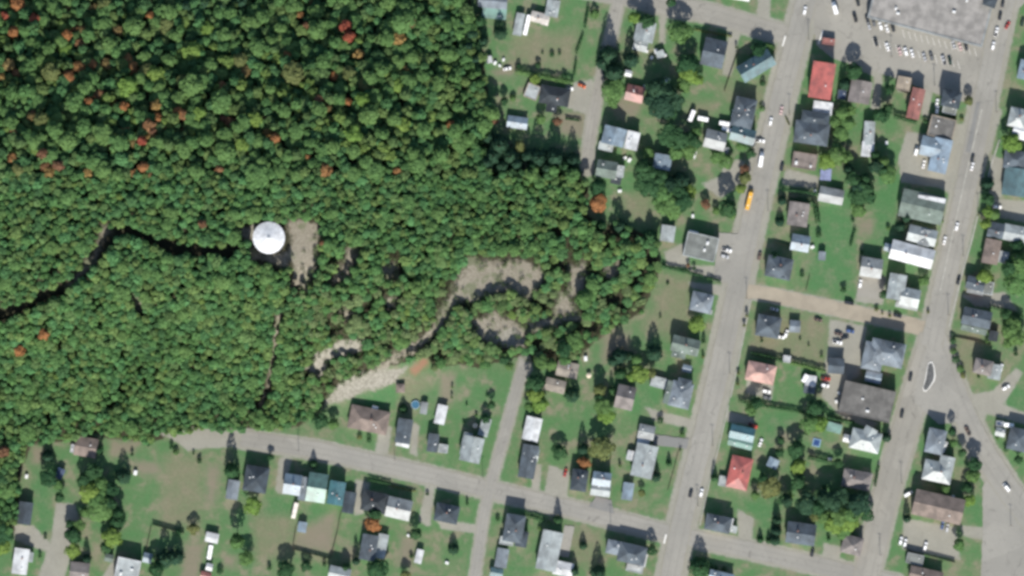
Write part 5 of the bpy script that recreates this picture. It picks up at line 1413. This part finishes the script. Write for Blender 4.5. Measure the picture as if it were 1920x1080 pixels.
yard('b', [(972, 124, 6, 3, 'dg'), (1009, 123, 7, 3.5, 'dg'), (1058, 142, 6, 3, 'dg'), (1035, 102, 6, 2, 'dg'), (1017, 99, 3, 1.4, 'dg'), (1049, 100, 4, 2, 'dg'), (1115, 26, 11, 4, 'g'), (962, 184, 8, 3, 'g'), (1430, 156, 7, 3, 'dg'), (1380, 89, 3, 3, 'dg'), (1429, 204, 7, 3, 'g'),
           (1535, 440, 7, 3, 'dg'), (1599, 413, 5, 2, 'dg'), (1665, 428, 5, 2.5, 'g'), (1749, 460, 5, 3, 'dg'), (1766, 415, 4, 3, 'g'), (1290, 498, 5, 3, 'br'), (1301, 503, 4, 3, 'dg'), (1252, 531, 4, 1.5, 'dg'), (1504, 516, 5, 2.5, 'dg'), (1581, 544, 7, 3.5, 'dg'), (1615, 473, 5, 2.5, 'dg'), (1643, 580, 5, 2.5, 'ol'),
           (1835, 482, 4, 2, 'dg'), (1786, 638, 8, 3.5, 'dg'), (1787, 658, 8, 3, 'g'), (1792, 674, 9, 3, 'dg'), (1800, 691, 9, 3, 'g'), (1805, 704, 7, 3, 'ol'), (1904, 664, 5, 3, 'dg'), (1835, 706, 4, 2, 'dg'), (1319, 640, 5, 4, 'dg'), (1318, 669, 4, 3, 'ol'), (1238, 788, 8, 3.5, 'dg'), (1279, 815, 6, 3, 'g'), (1275, 843, 3, 2, 'dg'), (1162, 873, 4, 3, 'g'),
           (933, 973, 5, 2.5, 'dg'), (1012, 991, 5, 2.5, 'g'), (1029, 979, 4, 2, 'g'), (1341, 1065, 6, 2.5, 'dg'), (1358, 1067, 6, 2.5, 'dg'), (692, 825, 6, 3, 'dg'), (674, 820, 6, 2.5, 'ol'), (869, 791, 3, 1.5, 'dg'), (875, 758, 3, 1.5, 'dg'), (913, 741, 3, 2, 'dg'), (893, 779, 4, 2, 'g'), (771, 1043, 5, 2.5, 'dg'), (876, 944, 4, 3, 'dg'), (801, 926, 4, 2, 'dg'), (847, 745, 3, 3, 'g'), (848, 726, 3, 2.5, 'g'),
           (505, 1065, 5, 3, 'dg'), (413, 1071, 7, 3, 'dg'), (608, 1058, 5, 3, 'dg'), (75, 1043, 4, 3, 'dg'), (85, 1008, 4, 2.5, 'dg'), (336, 997, 7, 4, 'dg'), (330, 848, 7, 3, 'g'), (322, 838, 5, 3, 'dg'), (363, 850, 3, 2, 'dg'), (374, 864, 6, 3, 'dg'), (278, 833, 5, 2, 'dg'), (248, 852, 4, 3, 'dg'), (1553, 1010, 5, 2.5, 'dg'), (1545, 914, 6, 4, 'dg'), (1383, 720, 4, 3, 'ol'), (1886, 842, 6, 3, 'dg'), (1870, 822, 4, 2, 'g'),
           (1428, 639, 4, 3, 'dg'), (1540, 668, 4, 2.5, 'g'), (1516, 648, 2.5, 2, 'g'), (1238, 594, 3, 2, 'dg'), (1400, 592, 4, 4, 'ol'), (1395, 610, 4, 3, 'ol'), (1740, 585, 4, 2, 'ol'), (1668, 592, 4, 2, 'ol'), (1654, 588, 3, 1.6, 'ol'), (1384, 700, 4, 3, 'ol'), (1500, 636, 3, 1.5, 'dg'), (1790, 220, 5, 2, 'ol'), (1803, 223, 5, 1.8, 'ol'), (1735, 228, 6, 2.5, 'dg'), (1405, 680, 4, 3, 'dg'), (1850, 640, 4, 3, 'g')])

# ------------------------------------------------------------------ hedges and fences
def hedge(pts, w, h, col, desc):
    rng = np.random.default_rng(int(pts[0][0] * 7 + pts[0][1]))
    a = resample(pts, 3)
    org = P(*pts[0])
    Cs, Ns = [], []
    cum = np.concatenate([[0], np.cumsum(np.hypot(*np.diff(a, axis=0).T))]) * S
    n = int(cum[-1] * (w + 2 * h) * 5.0) + 30
    s = rng.uniform(0, cum[-1], n)
    xs, ys = np.interp(s, cum, a[:, 0]), np.interp(s, cum, a[:, 1])
    tx, ty = np.interp(s, cum, np.gradient(a[:, 0])), np.interp(s, cum, np.gradient(a[:, 1]))
    L = np.hypot(tx, ty)
    nx, ny = -ty / L, tx / L
    th = rng.uniform(-.4, math.pi + .4, n)
    bump = 1 + .22 * np.sin(s * 1.9) * np.sin(s * .83 + 1)
    off, zz = np.cos(th) * w / 2 * bump, np.clip(np.sin(th), -.2, 1) * h * .5 * bump + h * .5
    wx, wy = (xs - 960) * S - org[0] + nx * off, (540 - ys) * S - org[1] - ny * off
    c = np.stack([wx, wy, zz], -1)
    nr = np.stack([nx * np.cos(th), -ny * np.cos(th), np.sin(th)], -1)
    q = quads_at(c, nr, .38, rng, .5)
    me = quad_mesh('hedge', q, rng.uniform(0, 1, n), LEAF[col])
    o = obj('hedge', me, None, org)
    m = pts[len(pts) // 2] if len(pts) > 2 else ((pts[0][0] + pts[1][0]) / 2, (pts[0][1] + pts[1][1]) / 2)
    later(o, desc, 'hedge', m[0], m[1], 'hedges between the gardens')
for pts, w, h, c, dsc in [
    ([(966, 134), (1000, 140), (1040, 148), (1076, 156)], 2.6, 3.4, 'g', 'thick leafy hedge'), ([(1103, 12), (1100, 30), (1096, 52)], 1.4, 2, 'dg', 'dark clipped hedge'), ([(1093, 64), (1086, 84), (1080, 100)], 1.2, 1.8, 'dg', 'dark thin hedge'), ([(1080, 112), (1076, 142)], 1.1, 1.6, 'dg', 'dark low hedge'),
    ([(1480, 376), (1505, 377), (1528, 382), (1533, 418)], 2.6, 4.2, 'dg', 'tall dark hedge bent round a corner'), ([(1603, 428), (1594, 462)], 1.2, 1.8, 'dg', 'thin dark hedge'), ([(1242, 499), (1280, 508), (1318, 518)], 1.5, 2.4, 'dg', 'long dark hedge'), ([(1326, 521), (1352, 528)], 1.4, 2.2, 'dg', 'short dark hedge'),
    ([(1855, 574), (1885, 582), (1918, 594)], 1.8, 3.0, 'dg', 'dark shrub hedge'), ([(983, 966), (1003, 970), (1022, 976)], 1.8, 2.6, 'dg', 'dense short hedge'), ([(1384, 751), (1440, 762), (1508, 773)], 1.5, 2.4, 'dg', 'long dark hedge'), ([(1550, 782), (1575, 788), (1602, 793)], 2.2, 3.2, 'dg', 'broad dark hedge'),
    ([(1514, 857), (1540, 862), (1562, 869)], 2.2, 3.4, 'dg', 'broad shady hedge'), ([(1408, 662), (1440, 668), (1468, 677)], 1.8, 3.0, 'dg', 'long dark hedge'), ([(1483, 680), (1515, 688), (1548, 697)], 1.8, 3.0, 'g', 'long green hedge'), ([(690, 899), (712, 903), (733, 908)], 1.6, 2.2, 'dg', 'clipped dark hedge'), ([(734, 911), (780, 921)], 1.0, 1.2, 'ol', 'low olive hedge'),
    ([(1676, 218), (1700, 224), (1718, 230)], 2.0, 3.0, 'dg', 'dark shrub hedge'), ([(1465, 355), (1500, 359), (1532, 364)], 1.4, 4.2, 'dg', 'narrow tall hedge'), ([(1472, 218), (1480, 235)], .6, 1.0, 'ol', 'low hedge'), ([(1060, 222), (1090, 226)], 1.2, 1.6, 'dg', 'low ragged hedge'), ([(1640, 912), (1648, 872)], 1.2, 2, 'dg', 'thin hedge'), ([(1300, 55), (1340, 62), (1372, 68)], 1.2, 1.6, 'ol', 'low olive hedge')]:
    hedge(pts, w, h, c, dsc)

FWOOD = plain('fence_wood', (.13, .11, .085), .9, .15)
FPOST = MB().box(-.06, .06, -.06, .06, 0, 1).mesh('post', [FWOOD])
def fence(pts, h, desc):
    org = P(*pts[0])
    t = obj('fence', None, None, org)
    W_ = [(np.array(P(x, y, 0)[:2]) - np.array(org[:2])) for x, y in pts]
    for p, q in zip(W_[:-1], W_[1:]):
        d_ = q - p
        L = float(np.linalg.norm(d_))
        ang = math.atan2(d_[1], d_[0])
        k = max(1, int(L / 2.4))
        seg = L / k
        m = MB()
        nb = max(3, int(seg / .3))
        for i in range(nb):
            m.box(.05 + i * (seg - .1) / nb, .05 + (i + .86) * (seg - .1) / nb, -.02, .02, .08, h)
        m.box(0, seg, .02, .07, .4, .5).box(0, seg, .02, .07, h - .35, h - .25)
        me = m.mesh('fence_panel', [FWOOD])
        for i in range(k):
            c = p + d_ * i / k
            obj('fence_panel', me, t, (c[0], c[1], 0), ang)
            obj('post', FPOST, t, (c[0], c[1], 0), ang, (1, 1, h + .1))
        obj('post', FPOST, t, (q[0], q[1], 0), ang, (1, 1, h + .1))
    m = pts[len(pts) // 2]
    later(t, desc, 'fence', m[0], m[1], 'board fences round the plots')
fence([(286, 984), (345, 1000)], 2.6, 'dark board fence')
fence([(284, 986), (274, 1034)], 1.8, 'dark board fence')
fence([(555, 990), (549, 1030), (618, 1048)], 2.2, 'angled board fence')
fence([(640, 958), (632, 1000), (620, 1046)], 1.6, 'straight board fence')
fence([(1385, 92), (1372, 130), (1358, 172)], 1.6, 'long thin board fence')
fence([(1272, 846), (1262, 885), (1252, 920)], 1.0, 'thin board fence')
fence([(1694, 1028), (1740, 1042), (1790, 1055)], 2.4, 'dark board fence')
fence([(1680, 168), (1702, 176), (1706, 168)], 2.4, 'dark board fence')
fence([(1518, 516), (1511, 545)], 1.2, 'thin board fence')
fence([(1745, 216), (1792, 226)], 2.4, 'straight board fence')
fence([(1452, 454), (1482, 462)], 1.8, 'short board fence')
fence([(1508, 735), (1512, 710)], 1.6, 'short board fence')
fence([(1790, 632), (1830, 640), (1858, 648)], 1.6, 'dark board fence')

# ------------------------------------------------------------------ things standing about in the yards
BOXW = plain('box_white', (.62, .63, .62), .6, .08)
STORE = MB().box(-1.1, 1.1, -.8, .8, 0, 1.3).add(([(-1.2, -.9, 1.3), (1.2, -.9, 1.3), (1.2, .9, 1.3), (-1.2, .9, 1.3), (-1.0, -.7, 1.55), (1.0, -.7, 1.55), (1.0, .7, 1.55), (-1.0, .7, 1.55)], box(0, 1, 0, 1, 0, 1)[1])).mesh('storage_box', [BOXW])
TTOP, TLEG, TPAR = MB().add(lathe([(.62, .72), (.62, .76)], 18)).mesh('table_top', [BOXW]), MB().add(lathe([(.25, 0), (.05, .05), (.04, .72)], 10)).mesh('table_leg', [VENTM]), MB().add(lathe([(1.5, 2.0), (.75, 2.35), (.04, 2.6)], 10)).mesh('parasol', [plain('parasol_cloth', (.55, .47, .36), .8, .06)])
for k, x, y in [('s', 1222, 108), ('s', 1230, 96), ('s', 1246, 104), ('s', 928, 118), ('s', 937, 123), ('s', 1162, 358), ('s', 1662, 268), ('s', 1592, 344), ('s', 1556, 861), ('s', 1787, 931), ('s', 1098, 672), ('s', 1528, 359), ('s', 1523, 463), ('s', 1299, 405), ('s', 944, 112), ('s', 1212, 96), ('s', 1180, 300), ('s', 1172, 296), ('s', 50, 893), ('s', 254, 886), ('s', 838, 1055), ('s', 766, 1004), ('s', 1573, 737), ('s', 1568, 753), ('t', 891, 798), ('t', 1104, 704)]:
    a_ = math.radians(rt.uniform(0, 180))
    q_ = P(x, y)
    if k == 's':
        o = obj('storage_box', None, None, q_, a_)
        obj('box', STORE, o, scale=[rt.uniform(.7, 1.15)] * 3)
        obj('lid_handle', MB().box(-.15, .15, -.04, .04, 0, .08).mesh('lid_handle', [VENTM]), o, (0, 0, 1.5))
        later(o, 'small white storage box', 'storage box', x, y, 'storage boxes in the yards')
    elif k == 't':
        o = obj('garden_table', None, None, q_, a_)
        obj('table_top', TTOP, o); obj('table_leg', TLEG, o); obj('parasol', TPAR, o)
        later(o, 'beige parasol over a garden table', 'garden table', x, y, 'garden tables')
# ------------------------------------------------------------------ the wood on the ridge
gaps_p = SANDS
def clear_of(px, py):
    sd = np.full(px.shape, 99.)
    for p in SANDS:
        sd = np.minimum(sd, poly_sd(px, py, p))
    for p, w in SAND_LINES:
        sd = np.minimum(sd, seg_dist(px, py, p) - w / 2)
    for p, w in TRACKS:
        sd = np.minimum(sd, seg_dist(px, py, p) - w / 2)
    sd = np.minimum(sd, np.hypot(px - TX, py - TY) - 34)
    return sd

SPECIAL = [  # autumn colours that stand out of the canopy
    (36, 8, 15, 'o', 'orange tree at the top edge above the two red ones'), (12, 33, 12, 'r', 'deep red tree near the north-west corner'), (66, 38, 13, 'r', 'russet red tree just east of the deep red one'),
    (27, 61, 11, 'o', 'orange tree below the deep red corner tree'), (128, 67, 11, 'o', 'lone orange tree with green all round near the north-west corner'), (283, 30, 9, 'o', 'orange tree in the dark canopy near the top edge'),
    (176, 122, 13, 'o', 'large orange tree, upper of an orange pair in the wood'), (131, 143, 13, 'o', 'rusty orange tree, lower of an orange pair in the wood'), (168, 191, 10, 'o', 'small orange tree below the orange pair'),
    (234, 199, 10, 'o', 'yellowish orange tree east of the small orange one'), (296, 222, 13, 'o', 'orange tree, western of two side by side in mid-wood'), (335, 211, 11, 'o', 'orange tree, eastern of two side by side in mid-wood'),
    (268, 264, 10, 'r', 'dark red tree below the side-by-side orange pair'), (286, 246, 9, 'br', 'rust-brown tree touching the dark red one'), (648, 50, 13, 'r', 'bright red tree, upper half of the big red clump'), (655, 70, 12, 'r', 'bright red tree, lower half of the big red clump'),
    (627, 144, 10, 'o', 'bright orange tree south of the big red clump'), (599, 189, 11, 'br', 'tan-brown tree south of the bright orange one'), (517, 260, 11, 'o', 'orange tree alone north of the white water tank'), (844, 234, 9, 'o', 'orange-brown tree near the east edge of the wood'),
    (82, 288, 11, 'br', 'rust-brown tree, upper of a pair in the west wood'), (112, 311, 12, 'br', 'rust-brown tree, lower of a pair in the west wood'), (270, 313, 12, 'o', 'pale orange tree north of the forest track'), (381, 420, 9, 'br', 'red-brown tree north-west of the white water tank'),
    (85, 627, 12, 'o', 'orange tree, upper of two south of the track'), (39, 657, 12, 'o', 'orange tree, lower of two south of the track'), (576, 48, 8, 'br', 'small brown tree west of the big red clump'), (772, 45, 10, 'br', 'orange-tinged olive tree by the dark gap at the top'),
    (420, 222, 9, 'br', 'dark rust tree in the middle of the wood'), (653, 191, 8, 'o', 'small orange tree south of the bright orange one'), (8, 845, 13, 'br', 'rust-brown tree at the west edge above the gardens'), (604, 455, 6, 'br', 'small brown tree at the tank clearing edge'),
]
# positions: random darts with room kept between stems, denser and more even on the south slope
cand = RNG.uniform(0, 1, (52000, 2)) * np.array([1370, 1130]) + np.array([-105, -105])
cx, cy = cand[:, 0], cand[:, 1]
ok = inside(cx, cy, FOREST)
cx, cy = cx[ok], cy[ok]
sd = clear_of(cx, cy)
rad = np.clip(RNG.lognormal(2.42, .30, len(cx)), 6.5, 20) * np.where(cy < 330, 1.06, .92) * np.where(RNG.uniform(0, 1, len(cx)) < .12, 1.22, 1)
rad = np.where((cx > 560) & (cy > 560), rad * .82, rad)
rad = np.where((cy > 330) & (RNG.uniform(0, 1, len(cx)) < .75), rad * .82, rad)
edge_in = -poly_sd(cx, cy, FOREST)
keep = (sd > rad * .55) & (edge_in > rad * .35 + 7 * np.sin(cx * .11) * np.sin(cy * .13 + cx * .05))
# the south bank has thin scrub and open rock
patch = np.sin(cx * .041 + 1.3) * np.sin(cy * .053 + .4) + .6 * np.sin(cx * .09 - cy * .07)
thin = ((cx > 600) & (cy > 470) & (patch > .35)) | ((cx > 820) & (cy > 475) & (patch > .05)) | ((cx > 1030) & (cy > 420) & (patch > -.2))
keep &= ~thin | (RNG.uniform(0, 1, len(cx)) < .02)
cx, cy, rad = cx[keep], cy[keep], rad[keep]
cell = {}
acc = []
for x, y, r, c, lb in SPECIAL:
    acc.append((x, y, r, c, lb))
for tt_ in acc:
    cell.setdefault((int(tt_[0] // 32), int(tt_[1] // 32)), []).append(tt_[:3])
tight = .50
for x, y, r in zip(cx, cy, rad):
    i, j = int(x // 32), int(y // 32)
    good = True
    for a_ in (-1, 0, 1):
        for b_ in (-1, 0, 1):
            for (u, w_, s) in cell.get((i + a_, j + b_), ()):
                if (u - x) ** 2 + (w_ - y) ** 2 < ((r + s) * tight) ** 2:
                    good = False
                    break
            if not good:
                break
        if not good:
            break
    if good:
        cell.setdefault((i, j), []).append((x, y, r))
        acc.append((x, y, r, None, None))

def wood_colour(x, y, rng):
    u = rng.random()
    if y < 330 and x < 900:
        ypro = .30 * math.exp(-((x - 400) / 190) ** 2 - ((y - 165) / 75) ** 2) + .5 * math.exp(-((x - 690) / 45) ** 2 - ((y - 280) / 40) ** 2) + .015
    else:
        ypro = .006
    if y < 330 and x < 760 and rng.random() < .035 * (1.8 if x < 350 else 1):
        return tuple(np.array(rng.choice([(.21, .115, .05), (.18, .10, .052), (.15, .115, .05), (.19, .13, .05)])) * rng.uniform(.8, 1.15))
    if u < ypro:
        return (.105, .165, .046)
    base = np.array([(.056, .124, .044), (.064, .134, .046), (.049, .110, .044), (.076, .132, .050), (.056, .136, .054), (.088, .140, .048)][rng.randrange(6)])
    if x > 560 and y > 540 and rng.random() < .35:
        base = np.array((.092, .130, .058))
    if y > 330:
        base = base * np.array((1.10, 1.12, 1.10))
    return tuple(base * rng.uniform(.8, 1.2))

rf_ = random.Random(77)
in_view = [t_ for t_ in acc if -12 < t_[0] < 1932 and -12 < t_[1] < 1092]
special = [t_ for t_ in in_view if t_[4]]
common = sorted([t_ for t_ in in_view if not t_[4]], key=lambda q: -q[2])
n_single = 300 - len(special)
def height_of(x, y, r):
    var = 2.0 if y < 300 else .55
    return max(4.5, (7.2 + r * .32 if y < 330 else 9.6 + r * .1) + rf_.gauss(0, var)) * (.58 if (x > 780 and y > 475) else .72 if (x > 560 and y > 560) else 1)
for x, y, r, c, lb in special:
    t = tree('w', x, y, r, height_of(x, y, r) + 2.8, c, lb, None)
WOODM = {}
def wood_mat(c):
    k = ('y' if c[0] == .105 and c[1] == .165 else 'o' if c[0] > c[1] * 1.2 else 'ol' if c[0] > .122 else 'g')
    return k
LBL = {'g': 'large green broadleaf tree in the closed canopy of the hill wood', 'y': 'large yellow-green broadleaf tree in the closed canopy of the hill wood', 'ol': 'large olive broadleaf tree in the closed canopy of the hill wood', 'o': 'large rusty autumn tree within the green canopy of the hill wood'}
WL = [(x, y, lb.split(',')[0]) for x, y, r, c, lb in special] + [(TX, TY, 'white water tank'), (570, 465, 'sandy pad beside the tank'), (645, 500, 'small sandy gap east of the pad'), (730, 510, 'little sandy gap in mid-wood'), (940, 525, 'upper sandy clearing'), (940, 620, 'lower sandy clearing'),
      (1080, 525, 'narrow eastern sandy strip'), (620, 670, 'pale rock outcrop'), (690, 725, 'long pale rubble bank'), (510, 680, 'thin sandy path down the slope'), (185, 470, 'sandy bend of the forest track'), (60, 570, 'west end of the forest track'), (330, 465, 'shaded middle of the forest track'), (258, 572, 'small bare rock'), (800, 640, 'sandy track below the clearings')]
wused = set()
def wood_label(desc, x, y):
    near = sorted((math.hypot(x - u, y - v), u, v, p) for u, v, p in WL + [q_[:2] + (q_[3],) for q_ in LAND])
    for d0, u, v, p in near[:9]:
        if d0 > 150:
            break
        dr = DIRS[int(round(math.degrees(math.atan2(v - y, x - u)) / 45)) % 8]
        lb = f"{desc} {'just' if d0 < 42 else 'farther'} {dr} of the {p}"
        if len(lb.split()) <= 16 and lb not in wused:
            wused.add(lb)
            return lb
    return None
for x, y, r, _, _ in common[:n_single]:
    k = wood_mat(wood_colour(x, y, rf_))
    k = 'ol' if k == 'o' else k
    tree('w', x, y, r, height_of(x, y, r) + .8, k, wood_label({'g': 'large green tree', 'y': 'large yellow-green tree', 'ol': 'large olive tree', 'o': 'large rusty tree'}[k], x, y) or LBL[k], {'g': 'large green trees of the hill wood', 'y': 'large yellow-green trees of the hill wood', 'ol': 'large olive trees of the hill wood', 'o': 'large rusty trees of the hill wood'}[k])
rest = common[n_single:] + [t_ for t_ in acc if not (-12 < t_[0] < 1932 and -12 < t_[1] < 1092)]
# an understorey of younger trees closes the gaps, more of it on the sunny slope
ux = RNG.uniform(0, 1, (14000, 2)) * np.array([1370, 1130]) + np.array([-105, -105])
m_ = inside(ux[:, 0], ux[:, 1], FOREST)
ux = ux[m_]
m_ = (clear_of(ux[:, 0], ux[:, 1]) > 5) & (RNG.uniform(0, 1, len(ux)) < np.where(ux[:, 1] < 300, .2, .8)) & (-poly_sd(ux[:, 0], ux[:, 1], FOREST) > 4)
under = [(x, y, rf_.uniform(7, 12), 'u', None) for x, y in ux[m_][:2500]]
rest = rest + under
small = [crown_broad(500 + i, 205, size=.225, z0=.48, flat=.8, up=.75) for i in range(10)]
tiny = [crown_broad(600 + i, 110, size=.29, z0=.45, flat=.8, up=.75) for i in range(6)]
tg = trunk_geo(40)
tv0 = np.array(tg.v)
VQ, RN, TI, NF = [], [], [], []
TV, TF = [], []
off = 0
for x, y, r, uu, _ in rest:
    q, rn = tiny[rf_.randrange(6)] if uu == 'u' else small[rf_.randrange(10)]
    a = rf_.uniform(0, 6.28)
    h = height_of(x, y, r) * ((rf_.uniform(.74, .97) if y > 320 else rf_.uniform(.55, .85)) if uu == 'u' else 1)
    ca, sa = math.cos(a), math.sin(a)
    px_, py_, pz_ = P(x, y)
    R_ = r * S
    X = q[:, :, 0] * ca - q[:, :, 1] * sa
    Y = q[:, :, 0] * sa + q[:, :, 1] * ca
    VQ.append(np.stack([X * R_ + px_, Y * R_ + py_, q[:, :, 2] * h + pz_], -1))
    RN.append(rn)
    TI.append(np.tile(np.array([*wood_colour(x, y, rf_), 1.0]), (len(q), 1)))
VQ = np.concatenate(VQ)
me = np_mesh('wood_canopy', VQ.reshape(-1, 3), np.arange(len(VQ) * 4).reshape(-1, 4))
fattr(me, 'rnd', np.concatenate(RN), 'FACE')
at_ = me.attributes.new('tint', 'FLOAT_COLOR', 'FACE')
at_.data.foreach_set('color', np.ascontiguousarray(np.concatenate(TI), np.float32).ravel())
me.materials.append(LEAF_T)
wood = obj('forest_canopy', me)
wood['kind'] = 'stuff'
wood['label'] = 'closed mass of smaller green trees covering the hill between the larger crowns'


# scrub under and beside the trees on the open bank
sx = RNG.uniform(0, 1, (5200, 2)) * np.array([640, 330]) + np.array([560, 440])
m_ = inside(sx[:, 0], sx[:, 1], FOREST) & ((clear_of(sx[:, 0], sx[:, 1]) > -6) | (RNG.uniform(0, 1, len(sx)) < np.where(np.sin(sx[:, 0] * .13) * np.sin(sx[:, 1] * .17 + 1) > .1, .45, .06)))
sx = sx[m_][:1700]
BQ, BR, BT = [], [], []
bs = [crown_bush(700 + i, 60) for i in range(5)]
for x, y in sx:
    q, rn = bs[rf_.randrange(5)]
    r = rf_.uniform(2.5, 6) * S
    h = r * rf_.uniform(.9, 1.8)
    px_, py_, pz_ = P(x, y)
    BQ.append(q * np.array([r, r, h]) + np.array([px_, py_, pz_]))
    BR.append(rn)
    BT.append(np.tile(np.array([*(np.array((.075, .120, .050)) * rf_.uniform(.5, 1.2)), 1.0]), (len(q), 1)))
BQ = np.concatenate(BQ)
me = np_mesh('scrub', BQ.reshape(-1, 3), np.arange(len(BQ) * 4).reshape(-1, 4))
fattr(me, 'rnd', np.concatenate(BR), 'FACE')
at_ = me.attributes.new('tint', 'FLOAT_COLOR', 'FACE')
at_.data.foreach_set('color', np.ascontiguousarray(np.concatenate(BT), np.float32).ravel())
me.materials.append(LEAF_T)
scrub = obj('undergrowth', me)
scrub['kind'] = 'stuff'
scrub['label'] = 'low scrub on the open rocky bank'

# ------------------------------------------------------------------ labels that single out each garden thing
used = set(o.get('label') for o in bpy.data.objects if o.get('label'))
from collections import defaultdict
cand_ = []
for o, desc, px, py in PENDING:
    done = False
    for k in range(7):
        d_, p = where(px, py, k)
        lb = f'{desc} {d_} of the {p}'
        if len(lb.split()) > 16:
            continue
        if lb not in used:
            used.add(lb)
            o['label'] = lb
            done = True
            break
    if not done:
        d_, p = where(px, py, 0)
        o['label'] = f'{desc} {d_} of the {p}'
